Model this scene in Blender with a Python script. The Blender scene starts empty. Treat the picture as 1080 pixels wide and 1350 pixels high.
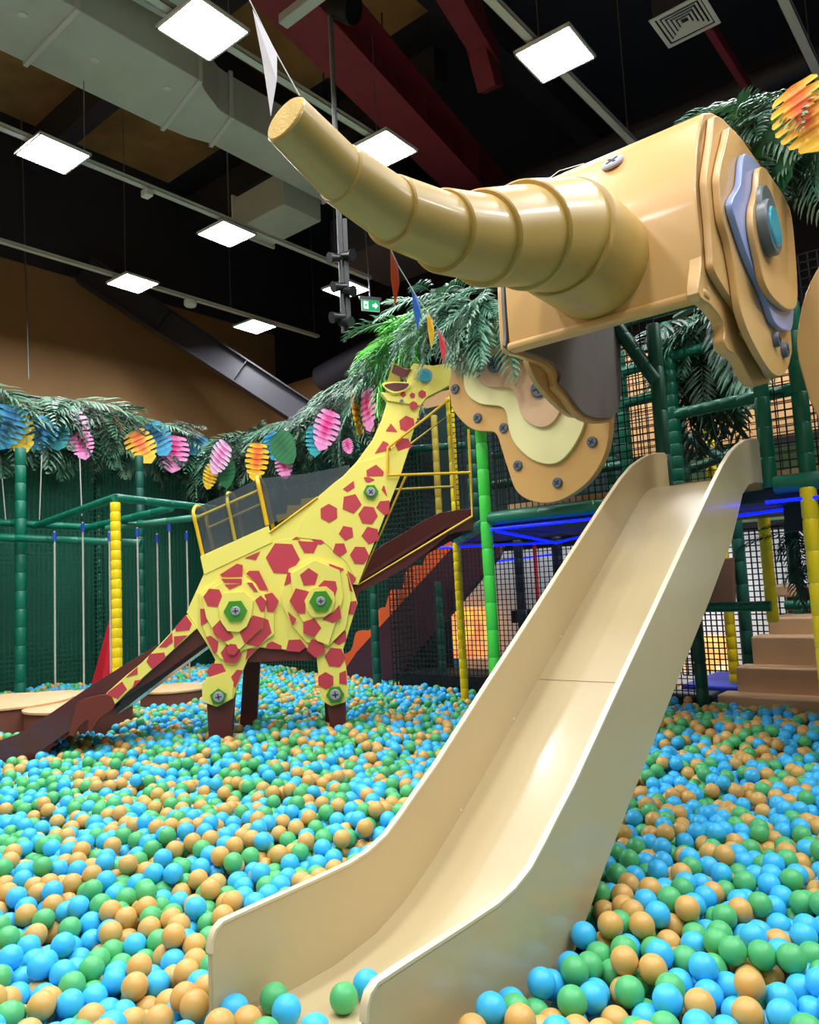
import bpy, bmesh, math, random
import numpy as np
from mathutils import Vector, Matrix
random.seed(7); np.random.seed(7)
D = bpy.data; SC = bpy.context.scene; COL = SC.collection
PI = math.pi
# ------------------------------------------------------------------ camera solved from the photograph
FPX, CX, CY, CAMH = 1000., 540., 675., 1.17
U = np.array([-.05, 1, .097]); U /= np.linalg.norm(U)
F = np.array([0, 0, 1.]) - U*U[2]; F /= np.linalg.norm(F)
R = np.cross(U, F)
M3 = np.stack([R, F, U])
EYE = np.array([0, 0, CAMH])
def ray(x, y): return M3 @ np.array([(x-CX)/FPX, (CY-y)/FPX, 1.])
def atz(x, y, z):
    d = ray(x, y); return EYE + d*((z-CAMH)/d[2])
def aty(x, y, Y):
    d = ray(x, y); return EYE + d*(Y/d[1])
def onplane(x, y, p, n):
    d = ray(x, y); return EYE + d*(np.dot(np.array(p)-EYE, n)/np.dot(d, n))
# structure frame: s along the platform's front edge, q away from the pit
AZ = math.radians(39.5)
E1 = np.array([math.cos(AZ), -math.sin(AZ), 0]); E2 = np.array([math.sin(AZ), math.cos(AZ), 0]); EZ = np.array([0, 0, 1.])
A0 = np.array([1.84, 5.33, 0])
def W(s, q, z): return A0 + E1*s + E2*q + EZ*z
def onq(x, y, q): return onplane(x, y, A0+E2*q, E2)
def ons(x, y, s): return onplane(x, y, A0+E1*s, E1)
def SQ(P): d = np.array(P)-A0; return float(d@E1), float(d@E2), float(d[2])

# ------------------------------------------------------------------ materials
def lin(c): return tuple(((v/255)/12.92 if v/255 <= .04045 else ((v/255+.055)/1.055)**2.4) for v in c)
MATS = {}
def mat(name, rgb, rough=.5, metal=0, coat=0, spec=.5, emit=None, var=0, scale=6, bump=0, bscale=40, sss=0, trans=0):
    if name in MATS: return MATS[name]
    m = D.materials.new(name); m.use_nodes = True; nt = m.node_tree; b = nt.nodes['Principled BSDF']
    c = lin(rgb); b.inputs['Base Color'].default_value = (*c, 1)
    b.inputs['Roughness'].default_value = rough; b.inputs['Metallic'].default_value = metal
    b.inputs['Coat Weight'].default_value = coat; b.inputs['Specular IOR Level'].default_value = spec
    b.inputs['Coat Roughness'].default_value = .12
    if var or bump:
        tc = nt.nodes.new('ShaderNodeTexCoord'); no = nt.nodes.new('ShaderNodeTexNoise')
        no.inputs['Scale'].default_value = scale; no.inputs['Detail'].default_value = 4
        nt.links.new(tc.outputs['Object'], no.inputs['Vector'])
        if var:
            r = nt.nodes.new('ShaderNodeValToRGB')
            r.color_ramp.elements[0].position = .3; r.color_ramp.elements[1].position = .7
            r.color_ramp.elements[0].color = (*[v*(1-var) for v in c], 1); r.color_ramp.elements[1].color = (*[min(1, v*(1+var)) for v in c], 1)
            nt.links.new(no.outputs['Fac'], r.inputs['Fac']); nt.links.new(r.outputs['Color'], b.inputs['Base Color'])
        if bump:
            n2 = nt.nodes.new('ShaderNodeTexNoise'); n2.inputs['Scale'].default_value = bscale
            nt.links.new(tc.outputs['Object'], n2.inputs['Vector'])
            bp = nt.nodes.new('ShaderNodeBump'); bp.inputs['Strength'].default_value = bump; bp.inputs['Distance'].default_value = .01
            nt.links.new(n2.outputs['Fac'], bp.inputs['Height']); nt.links.new(bp.outputs['Normal'], b.inputs['Normal'])
    if emit:
        b.inputs['Emission Color'].default_value = (*c, 1); b.inputs['Emission Strength'].default_value = emit
    if trans: b.inputs['Transmission Weight'].default_value = trans
    MATS[name] = m; return m

# ------------------------------------------------------------------ object helpers
def tag(o, label=None, cat=None, group=None, kind=None):
    if label: o['label'] = label
    if cat: o['category'] = cat
    if group: o['group'] = group
    if kind: o['kind'] = kind
    return o
OFF = {}
def thing(name, label, cat, loc, group=None):
    o = D.objects.new(name, None); COL.objects.link(o); o.location = Vector(loc); o.empty_display_size = .1
    OFF[o.name] = np.array(loc, float); tag(o, label, cat, group); return o
def off(o): return OFF.get(o.name, np.zeros(3)) if o is not None else np.zeros(3)
def obj(name, verts, faces, m, parent=None, smooth=None, mi=None, bevel=0, bseg=2):
    """verts in world coordinates"""
    o0 = off(parent); V = np.array(verts, float).reshape(-1, 3)
    base = o0
    if parent is None:
        base = np.array([*V[:, :2].mean(0), V[:, 2].min()])
    me = D.meshes.new(name); me.from_pydata([tuple(v) for v in V-base], [], [tuple(f) for f in faces])
    ms = m if isinstance(m, (list, tuple)) else [m]
    for x in ms: me.materials.append(x)
    if mi is not None: me.polygons.foreach_set('material_index', np.array(mi, dtype=np.int32))
    o = D.objects.new(name, me); COL.objects.link(o)
    if parent is None: o.location = Vector(base)
    else: o.parent = parent
    OFF[o.name] = base
    if smooth is not None:
        if smooth is True: me.polygons.foreach_set('use_smooth', np.ones(len(faces), dtype=bool))
        else:
            me.polygons.foreach_set('use_smooth', np.ones(len(faces), dtype=bool))
            me.set_sharp_from_angle(angle=math.radians(smooth))
    if bevel:
        b = o.modifiers.new('bevel', 'BEVEL'); b.width = bevel; b.segments = bseg; b.limit_method = 'ANGLE'; b.angle_limit = math.radians(35)
    me.update(); return o
class MB:
    def __init__(s): s.v = []; s.f = []; s.m = []
    def add(s, v, f, mi=0):
        n = len(s.v); s.v += [np.array(p, float) for p in v]; s.f += [tuple(i+n for i in q) for q in f]; s.m += [mi]*len(f); return s
    def build(s, name, m, parent=None, **k): return obj(name, s.v, s.f, m, parent, mi=s.m, **k)
def g_prism(pts, vec):
    """closed outline pts, extruded by vec"""
    P = [np.array(p, float) for p in pts]; n = len(P); vec = np.array(vec, float)
    nrm = np.zeros(3)
    for i in range(n): nrm += np.cross(P[i], P[(i+1) % n])
    if nrm @ vec < 0: P = P[::-1]
    V = P+[p+vec for p in P]
    fs = [tuple(range(n))[::-1], tuple(range(n, 2*n))]+[(i, (i+1) % n, n+(i+1) % n, n+i) for i in range(n)]
    return V, fs
def prism(name, pts, vec, m, parent=None, **k):
    v, f = g_prism(pts, vec); return obj(name, v, f, m, parent, **k)
def frame(d):
    d = np.array(d, float); d /= np.linalg.norm(d)
    a = np.array([0, 0, 1.]) if abs(d[2]) < .9 else np.array([1., 0, 0])
    x = np.cross(a, d); x /= np.linalg.norm(x); return x, np.cross(d, x), d
def g_lathe(p0, p1, prof, n=16, cap=True):
    """prof: list of (t along 0..len, radius)"""
    p0 = np.array(p0, float); p1 = np.array(p1, float); x, y, d = frame(p1-p0)
    V = []; Fc = []
    cs = [(math.cos(2*PI*i/n), math.sin(2*PI*i/n)) for i in range(n)]
    for t, r in prof:
        c = p0+d*t
        V += [c+(x*a+y*b)*r for a, b in cs]
    for k in range(len(prof)-1):
        for i in range(n):
            j = (i+1) % n; Fc.append((k*n+i, k*n+j, (k+1)*n+j, (k+1)*n+i))
    if cap: Fc.append(tuple(range(n))[::-1]); Fc.append(tuple((len(prof)-1)*n+i for i in range(n)))
    return V, Fc
def g_cyl(p0, p1, r, n=12, r2=None):
    L = np.linalg.norm(np.array(p1)-np.array(p0)); return g_lathe(p0, p1, [(0, r), (L, r if r2 is None else r2)], n)
def g_tube(pts, r, n=8, closed=False):
    P = [np.array(p, float) for p in pts]; V = []; Fc = []
    N = len(P); px = None
    for i, p in enumerate(P):
        if closed: d = P[(i+1) % N]-P[i-1]
        else: d = P[min(i+1, N-1)]-P[max(i-1, 0)]
        d = d/np.linalg.norm(d)
        if px is None: x, y, _ = frame(d)
        else:
            x = px-d*(px@d); x /= np.linalg.norm(x); y = np.cross(d, x)
        px = x
        V += [p+(x*math.cos(2*PI*k/n)+y*math.sin(2*PI*k/n))*r for k in range(n)]
    for i in range(N if closed else N-1):
        j = (i+1) % N
        for k in range(n):
            l = (k+1) % n; Fc.append((i*n+k, i*n+l, j*n+l, j*n+k))
    if not closed: Fc.append(tuple(range(n))[::-1]); Fc.append(tuple((N-1)*n+k for k in range(n)))
    return V, Fc
def g_box(c, ax, ay, az, sx, sy, sz):
    c = np.array(c, float); V = [c+ax*(i*sx/2)+ay*(j*sy/2)+az*(k*sz/2) for k in (-1, 1) for j in (-1, 1) for i in (-1, 1)]
    return V, [(0, 2, 3, 1), (4, 5, 7, 6), (0, 1, 5, 4), (1, 3, 7, 5), (3, 2, 6, 7), (2, 0, 4, 6)]
def sqbox(s0, s1, q0, q1, z0, z1): return g_box(W((s0+s1)/2, (q0+q1)/2, (z0+z1)/2), E1, E2, EZ, abs(s1-s0), abs(q1-q0), abs(z1-z0))
def spline(pts, k=6, closed=True):
    P = [np.array(p, float) for p in pts]; n = len(P); out = []
    rng = range(n) if closed else range(n-1)
    for i in rng:
        if closed: a, b, c, d = P[i-1], P[i], P[(i+1) % n], P[(i+2) % n]
        else: a, b, c, d = P[max(i-1, 0)], P[i], P[i+1], P[min(i+2, n-1)]
        for t in np.linspace(0, 1, k, endpoint=False):
            out.append(.5*((2*b)+(-a+c)*t+(2*a-5*b+4*c-d)*t*t+(-a+3*b-3*c+d)*t**3))
    if not closed: out.append(P[-1])
    return out
def poly(c, r, n, rot=0, ax=None, ay=None):
    return [np.array(c)+ax*r*math.cos(rot+2*PI*i/n)+ay*r*math.sin(rot+2*PI*i/n) for i in range(n)]

# ------------------------------------------------------------------ camera
cam = D.cameras.new('camera'); co = D.objects.new('camera', cam); COL.objects.link(co); SC.camera = co
cam.sensor_fit = 'VERTICAL'; cam.sensor_height = 36; cam.sensor_width = 36*1080/1350; cam.lens = FPX/1350*36; cam.clip_end = 200; cam.clip_start = .02
mw = Matrix.Identity(4)
for i in range(3):
    mw[i][0] = M3[i, 0]; mw[i][1] = M3[i, 1]; mw[i][2] = -M3[i, 2]
mw[2][3] = CAMH; co.matrix_world = mw

# ------------------------------------------------------------------ shared materials
m_blue = mat('ball_blue', (64, 190, 248), .36, spec=.4); m_green = mat('ball_green', (84, 184, 116), .36, spec=.4); m_tan = mat('ball_tan', (212, 168, 94), .36, spec=.4)
m_slide = mat('slide_cream', (202, 184, 142), .34, coat=.3, var=.035, scale=1.5)
m_slide_edge = mat('slide_edge', (222, 208, 172), .4)
m_ele = mat('elephant_tan', (208, 164, 100), .36, coat=.25, var=.03, scale=2)
m_trunk = mat('trunk_ochre', (184, 152, 78), .42, coat=.15, var=.03, scale=3)
m_tip = mat('trunk_end_foam', (214, 180, 98), .8, bump=.4, bscale=120)
m_lav = mat('elephant_periwinkle', (140, 160, 214), .3, coat=.2)
m_cream = mat('ear_cream', (232, 226, 166), .5)
m_pink = mat('ear_rose_tan', (206, 170, 134), .5)
m_screw = mat('screw_slate', (92, 102, 114), .45)
m_screwl = mat('screw_pale', (158, 160, 172), .45)
m_slot = mat('screw_slot', (38, 42, 48), .7)
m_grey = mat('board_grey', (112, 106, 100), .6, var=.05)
m_eye = mat('eye_aqua', (70, 170, 190), .15, coat=.5)
m_eyer = mat('eye_ring', (88, 96, 98), .4)
m_gy = mat('giraffe_yellow', (243, 230, 112), .5, var=.02, scale=2)
m_gr = mat('giraffe_spot', (196, 62, 76), .55)
m_gg = mat('hex_green', (62, 142, 34), .5)
m_gb = mat('giraffe_brown', (92, 36, 34), .5)
m_chute = mat('chute_brown', (84, 40, 42), .28, coat=.3)
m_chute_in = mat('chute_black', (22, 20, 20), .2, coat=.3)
m_tuft = mat('tuft_brown', (112, 44, 32), .55)
m_ybar = mat('yellow_bar', (226, 178, 30), .35)
m_ydull = mat('yellow_olive', (166, 146, 46), .5)
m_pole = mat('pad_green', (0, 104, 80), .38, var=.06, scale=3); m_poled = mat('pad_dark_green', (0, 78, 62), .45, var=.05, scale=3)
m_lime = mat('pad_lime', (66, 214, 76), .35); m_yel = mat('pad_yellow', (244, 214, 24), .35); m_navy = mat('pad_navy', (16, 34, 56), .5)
m_red = mat('pad_red', (196, 22, 44), .45)
m_net = mat('net_cord', (16, 40, 34), .8); m_netd = mat('net_black', (14, 20, 22), .8); m_netg = mat('net_green', (10, 84, 62), .8)
m_fabric = mat('screen_green', (26, 96, 76), .9, var=.12, scale=2)
m_fabricd = mat('screen_dark', (18, 46, 46), .9, var=.12, scale=2)
m_deck = mat('deck_dark', (14, 34, 40), .6); m_beige = mat('step_beige', (196, 160, 122), .5, var=.05, scale=4, bump=.15, bscale=14)
m_led = mat('led_blue', (2, 14, 255), .5, emit=5)
m_panel = mat('panel_light', (250, 252, 255), .5, emit=80)
m_white = mat('metal_white', (232, 232, 226), .45); m_trayw = mat('tray_grey', (214, 214, 204), .5)
m_duct = mat('duct_grey', (206, 210, 200), .6, var=.06, scale=2); m_ductf = mat('duct_flange', (226, 226, 218), .5)
m_maroon = mat('beam_maroon', (140, 44, 56), .6, var=.1, scale=3); m_black = mat('paint_black', (60, 57, 66), .75); m_black2 = mat('duct_black', (62, 60, 70), .5)
m_dev = mat('device_black', (16, 17, 20), .4); m_alu = mat('pole_metal', (150, 152, 156), .35, metal=.7)
m_log = mat('log_side', (118, 66, 50), .7, var=.1, scale=6); m_logt = mat('log_top', (214, 176, 132), .6, var=.06, scale=8)
m_rope = mat('rope', (170, 172, 165), .8); m_orange = mat('orange_pad', (226, 92, 40), .45); m_purple = mat('slide_purple', (66, 30, 46), .35)
m_fr = mat('frond_green', (58, 112, 84), .42, var=.25, scale=9); m_frg = mat('frond_grey', (112, 150, 124), .4, var=.25, scale=9)
m_frb = mat('frond_bright', (86, 196, 44), .4, var=.25, scale=9); m_frd = mat('frond_dark', (26, 58, 40), .45, var=.25, scale=9)
m_brown = mat('wall_ochre', (178, 138, 90), .75, var=.05, scale=1.2)
m_ceil = mat('ceiling_foam', (206, 156, 96), .9, var=.3, scale=.9, bump=.3, bscale=6)
m_floor = mat('floor_pad', (40, 92, 110), .8)
m_whitew = mat('wall_white', (228, 232, 234), .7)
# ================================================================== THE ROOM
def struct(name, mb, m, **k):
    o = mb.build(name, m, **k); o['kind'] = 'structure'; return o
struct('floor', MB().add(*sqbox(-12.6, 9, -9, 11, -.45, -.35)), m_floor)
b = MB(); b.add(*sqbox(-12.7, -12.5, -9, 7.2, -.35, 7.7)); struct('wall_left', b, m_brown)
b = MB(); b.add(*sqbox(-12.7, -12.5, -9, 9.6, 7.7, 10.6)); b.add(*sqbox(-12.7, -12.5, 7.2, 9.6, -.35, 7.7)); struct('trim_1', b, m_black)
b = MB(); b.add(*sqbox(-12.7, -8.6, 6.9, 7.1, -.35, 6.2)); struct('wall_back', b, m_brown)
b = MB(); b.add(*sqbox(-12.7, 9, 9.4, 9.6, -.35, 10.6)); struct('wall_rear', b, m_black)
b = MB(); b.add(*sqbox(-8.9, -2.5, 5.9, 6.1, 3.0, 4.75)); struct('wall_ochre', b, m_brown)
b = MB(); b.add(*sqbox(8.6, 8.8, -9, 9.4, -.35, 10.6)); struct('wall_right', b, m_black)
b = MB(); b.add(*sqbox(-12.7, 9, -9.2, -9, -.35, 10.6)); struct('wall_front', b, m_brown)
b = MB(); b.add(*sqbox(-12.7, -1.6, -9.2, 4.2, 10.6, 10.7)); struct('ceiling', b, m_ceil)
b = MB(); b.add(*sqbox(-1.6, 9, -9.2, 9.6, 10.6, 10.7)); b.add(*sqbox(-12.7, -1.6, 4.2, 9.6, 10.6, 10.7)); struct('ceiling_dark', b, m_black)
b = MB(); b.add(*sqbox(-5.2, 4.5, 4.6, 4.75, -.35, 1.62)); struct('wall_white', b, m_whitew)

# ---- LED panels on trays
ZP = 6.3
def led_panel(px, py, label):
    c = atz(px, py, ZP); a = math.radians(37.6)
    ax = np.array([math.cos(a), -math.sin(a), 0]); ay = np.array([math.sin(a), math.cos(a), 0])
    t = thing('ceiling_light', label, 'ceiling light', c, 'square LED ceiling panels')
    fr = MB(); h = .3
    for sx, sy, lx, ly in ((1, 0, .02, .6), (-1, 0, .02, .6), (0, 1, .6, .02), (0, -1, .6, .02)):
        fr.add(*g_box(c+ax*sx*(h-.01)+ay*sy*(h-.01), ax, ay, EZ, lx, ly, .035))
    fr.add(*g_box(c+EZ*.016, ax, ay, EZ, .59, .59, .006)); fr.build('frame', m_white, t)
    v, f = g_box(c-EZ*.006, ax, ay, EZ, .556, .556, .006); obj('diffuser', v, f, m_panel, t)
    return c
PAN = [(268, 38, 'square LED panel at the top left beside the white pennant'), (732, 72, 'square LED panel at the upper right near the air vent'),
       (70, 203, 'square LED panel at the left edge under the grey duct'), (299, 308, 'square LED panel left of the black air unit'),
       (175, 373, 'square LED panel over the ochre wall, lit white'), (336, 430, 'square LED panel lowest at left near the black steel girder'),
       (505, 197, 'square LED panel partly hidden behind the elephant trunk'), (456, 381, 'square LED panel behind the hanging light pole by the exit sign')]
PC = [led_panel(*p) for p in PAN]
# ---- cable trays
def tray(s, q0, q1, z, label, zt=10.6):
    t = MB(); t.add(*sqbox(s-.05, s+.05, q0, q1, z, z+.012)); t.add(*sqbox(s-.05, s-.042, q0, q1, z, z+.05)); t.add(*sqbox(s+.042, s+.05, q0, q1, z, z+.05))
    r = thing('cable_tray', label, 'cable tray', W(s, (q0+q1)/2, z), 'grey cable trays under the ceiling')
    t.build('channel', m_trayw, r)
    k = q0+.8
    while k < q1:
        v, f = g_cyl(W(s, k, z+.01), W(s, k, zt), .006, 6); obj('hanger_rod', v, f, m_alu, r); k += 2.1
tray(-6.3, -6, 4.0, 6.36, 'grey cable tray running above the light behind the air unit', 7.4)
tray(-9.05, -6, 5.4, 6.36, 'grey cable tray nearest the ochre wall')
tray(-3.5, -6, 1.6, 6.36, 'grey cable tray passing behind the elephant trunk tip', 7.7)
tray(-1.33, -6, 4.2, 6.36, 'pale cable tray above the elephant forehead')
tray(.66, -6, 6, 6.36, 'pale cable tray at the top right over the monstera leaf')
# ---- grey main duct
def duct():
    t = thing('air_duct', 'large grey rectangular air duct with flanged joints at top left', 'duct', W(-5.9, -1, 7.4))
    z0, z1 = 7.4, 8.0
    def seg(name, pts, m=m_duct): prism(name, [W(s, q, z0) for s, q in pts], EZ*(z1-z0), m, t, bevel=.01)
    seg('duct_section', [(-6.47, -6.5), (-5.27, -6.5), (-5.27, -1.62), (-6.47, -1.62)])
    seg('duct_section', [(-6.47, -1.58), (-5.27, -1.58), (-5.3, -.08), (-6.45, .15)])
    seg('duct_section', [(-6.43, .2), (-5.3, -.04), (-5.42, .1), (-5.6, .45), (-5.62, .62), (-6.3, .82), (-6.4, .5)])
    seg('duct_section', [(-6.3, .87), (-5.62, .66), (-5.62, 3.0), (-6.35, 3.0)])
    seg('duct_section', [(-6.35, 3.04), (-5.62, 3.04), (-5.62, 6), (-6.35, 6)])
    for a, b in (((-6.5, -1.6), (-5.24, -1.6)), ((-6.47, .17), (-5.27, -.06)), ((-6.33, .84), (-5.58, .64)), ((-6.38, 3.02), (-5.6, 3.02)), ((-6.5, -4), (-5.24, -4))):
        P, Q = W(*a, z0-.02), W(*b, z0-.02); d = Q-P; L = np.linalg.norm(d); x = d/L; y = np.cross(EZ, x)
        fl = MB(); fl.add(*g_box((P+Q)/2+EZ*.32, x, y, EZ, L, .05, .66)); fl.build('flange', m_ductf, t)
    for s, q in ((-5.75, -1.95), (-5.85, -1.1), (-5.7, -.25)):
        v, f = g_lathe(W(s, q, z0+.01), W(s, q, z0-.03), [(0, .05), (.03, .05), (.04, .03)], 16); obj('test_cap', v, f, m_white, t, smooth=40)
duct()
t = thing('air_duct', 'grey branch duct behind the main duct, right of its first joint', 'duct', W(-4.6, -1.3, 7.9))
prism('duct_section', [W(s, q, 7.75) for s, q in ((-5.15, -1.5), (-4.2, -2.6), (-3.6, -2.4), (-4.5, -.5), (-5.1, -.45))], EZ*.55, m_duct, t, bevel=.01)
prism('duct_section', [W(s, q, 7.9) for s, q in ((-4.2, -2.6), (-3.4, -3.5), (-2.9, -3.1), (-3.6, -2.4))], EZ*.4, m_duct, t, bevel=.01)
t = thing('air_duct', 'short grey duct elbow ending beside the black air unit', 'duct', W(-6.9, 3, 7.3))
b = MB(); b.add(*sqbox(-7.7, -6.5, 2.3, 3.1, 7.15, 7.7)); b.build('duct_section', m_duct, t, bevel=.01)
b = MB(); b.add(*sqbox(-7.74, -7.7, 2.26, 3.14, 7.1, 7.75)); b.build('flange', m_ductf, t)
t = thing('air_unit', 'black rectangular air unit hanging behind the grey duct', 'air conditioner', W(-6.2, 4.0, 6.7))
b = MB(); b.add(*sqbox(-6.9, -5.5, 3.7, 5.2, 6.75, 7.5)); b.build('casing', m_black2, t, bevel=.01)
for s, q in ((-6.9, 3.7), (-5.5, 3.7), (-5.5, 5.2), (-6.9, 5.2)):
    v, f = g_cyl(W(s, q, 6.75), W(s, q, 10.6), .012, 6); obj('hanger_rod', v, f, m_dev, t)
# ---- round black duct and girder
v, f = g_cyl(aty(425, 500, 16.5), aty(560, 425, 14.6), .3, 24); o = obj('round_duct', v, f, m_black2, smooth=40); tag(o, 'thick round black duct above the garland left of the giraffe head', 'duct')
def ibeam(name, P, Q, w, h, m, label, cat='beam', parts=True):
    P = np.array(P); Q = np.array(Q); d = Q-P; L = np.linalg.norm(d); x = d/L; y = np.cross(EZ, x); y /= np.linalg.norm(y); z = np.cross(x, y)
    t = thing(name, label, cat, (P+Q)/2); c = (P+Q)/2
    v, f = g_box(c, x, y, z, L, .02, h); obj('web', v, f, m, t)
    for s in (-1, 1):
        v, f = g_box(c+z*s*h/2, x, y, z, L, w, .03); obj('flange', v, f, m, t)
    n = int(L/1.6)
    for i in range(1, n):
        v, f = g_box(P+x*(i*L/n), x, y, z, .015, w*.9, h-.03); obj('stiffener', v, f, m, t)
    return t
def bbeam(name, P, Q, w, h, m, label):
    P = np.array(P); Q = np.array(Q); d = Q-P; L = np.linalg.norm(d); x = d/L; y = np.cross(EZ, x); y /= np.linalg.norm(y); z = np.cross(x, y)
    v, f = g_box((P+Q)/2, x, y, z, L, w, h); o = obj(name, v, f, m, bevel=.01); tag(o, label, 'beam'); return o
ibeam('steel_girder', aty(110, 355, 14.6), aty(415, 555, 15.6), .34, .52, m_black2, 'black steel girder running down in front of the ochre wall')
# big maroon girder: plan line, box section
ibeam('roof_beam', W(-3.9, -.6, 8.25), W(-5.35, 7.0, 8.25), .62, .7, m_maroon, 'dark red steel girder crossing the ceiling behind the trunk')
bbeam('roof_beam', W(-2.6, .6, 8.4), W(-3.2, 3.2, 8.4), .3, .3, m_maroon, 'short dark red beam ending in mid air at the top centre')
bbeam('roof_beam', W(-3.1, 1.9, 10.5), W(-3.2, 3.2, 7.9), .28, .28, m_maroon, 'dark red sloping strut behind the main red girder')
bbeam('roof_beam', W(-.2, 2.7, 7.0), W(-.2, 4.6, 7.0), .08, .16, m_maroon, 'thin dark red bar above the elephant at top right')
for i, (q, lab) in enumerate(((-2.0, 'black purlin across the foam ceiling at far left'), (1.1, 'black purlin across the foam ceiling beyond the duct'), (4.6, 'black purlin where the foam ceiling ends'))):
    P = W(-12.4, q, 9.9); Q = W(-5.0, q, 9.9)
    bbeam('roof_purlin', P, Q, .35, .6, m_black2, lab)
for i, (s, lab) in enumerate(((-8.2, 'dark rafter above the second cable tray'), (-4.2, 'dark rafter above the grey duct'))):
    bbeam('roof_rafter', W(s, -7, 10.2), W(s, 9, 10.2), .4, .6, m_black, lab)
for q, z, lab in ((5.2, 7.6, 'long black pipe crossing the dark ceiling at right'), (6.8, 7.4, 'second black pipe crossing the dark ceiling at right')):
    v, f = g_cyl(W(-5.5, q, z), W(5, q, z), .16, 16); o = obj('ceiling_pipe', v, f, m_black2, smooth=40); tag(o, lab, 'pipe')
# ---- square diffuser vent
def vent():
    c = W(-.17, 1.9, 6.5); t = thing('ceiling_vent', 'square white ceiling vent with nested louvres at top right', 'vent', c)
    fr = MB()
    def ring(r0, r1, z0, z1, mb):
        a = [c+E1*r0*x+E2*r0*y+EZ*z0 for x, y in ((-1, -1), (1, -1), (1, 1), (-1, 1))]; b_ = [c+E1*r1*x+E2*r1*y+EZ*z1 for x, y in ((-1, -1), (1, -1), (1, 1), (-1, 1))]
        mb.add(a+b_+[p+EZ*.008 for p in a+b_], [(i, (i+1) % 4, 4+(i+1) % 4, 4+i) for i in range(4)]+[(8+i, 12+i, 12+(i+1) % 4, 8+(i+1) % 4) for i in range(4)])
    ring(.26, .22, -.01, -.01, fr); fr.build('frame', m_white, t)
    for k in range(5):
        mb = MB(); r = .205-k*.038; ring(r, r-.02, .0, .006, mb); mb.build('louvre', m_white, t)
    v, f = g_box(c+EZ*.14, E1, E2, EZ, .46, .46, .2); obj('plenum', v, f, m_black, t)
vent()
# ---- sensors
v, f = g_lathe(atz(251, 404, 6.25)+EZ*.1, atz(251, 404, 6.25), [(0, .11), (.07, .11), (.1, .09)], 20); o = obj('smoke_detector', v, f, m_white, smooth=40); tag(o, 'round white detector hanging under the cable tray by the ochre wall', 'detector')
c = atz(194, 260, 6.25); v, f = g_box(c+EZ*.05, E1, E2, EZ, .14, .1, .09); o = obj('junction_box', v, f, m_white, bevel=.01); tag(o, 'small white junction box on the cable tray left of the lights', 'box')
# ---- hanging light pole
def light_pole():
    c = aty(448, 300, 7.4); t = thing('light_pole', 'hanging metal pole with small black spotlights behind the trunk', 'spotlight', (c[0], c[1], 3.6))
    x, y = c[0], c[1]
    v, f = g_cyl((x, y, 5.1), (x, y, 10.6), .022, 10); obj('pole', v, f, m_alu, t, smooth=40)
    v, f = g_cyl((x, y, 3.72), (x, y, 5.1), .03, 10); obj('pole_end', v, f, m_dev, t, smooth=40)
    v, f = g_box((x-.02, y+.06, 6.9), R, F, EZ, .03, .05, 6.0); obj('support_rail', v, f, m_trayw, t)
    v, f = g_box((x+.05, y, 4.35), R, F, EZ, .05, .04, 1.1); obj('clamp_bar', v, f, m_dev, t)
    top = aty(452, 18, 7.4)
    v, f = g_lathe(top+np.array([-.12, 0, .1]), top+np.array([.16, -.12, -.06]), [(0, .1), (.26, .16), (.3, .15)], 16); obj('spotlight', v, f, m_dev, t, smooth=40)
    for px, py in ((441, 340), (459, 336), (446, 378), (460, 384), (444, 418), (457, 425)):
        p = aty(px, py, 7.35); d = np.array([(-1 if px < 450 else 1)*.07, -.05, -.02])
        v, f = g_lathe(p-d, p+d, [(0, .035), (.08, .04), (.15, .058)], 14); obj('spotlight', v, f, m_dev, t, smooth=40)
    q = aty(400, 8, 7.0)
    for nm, mm in (('rail', m_trayw),):
        v, f = g_box(q, E1, E2, EZ, .62, .12, .1); obj('fluorescent_batten', v, f, mm, t, bevel=.01)
light_pole()
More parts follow.
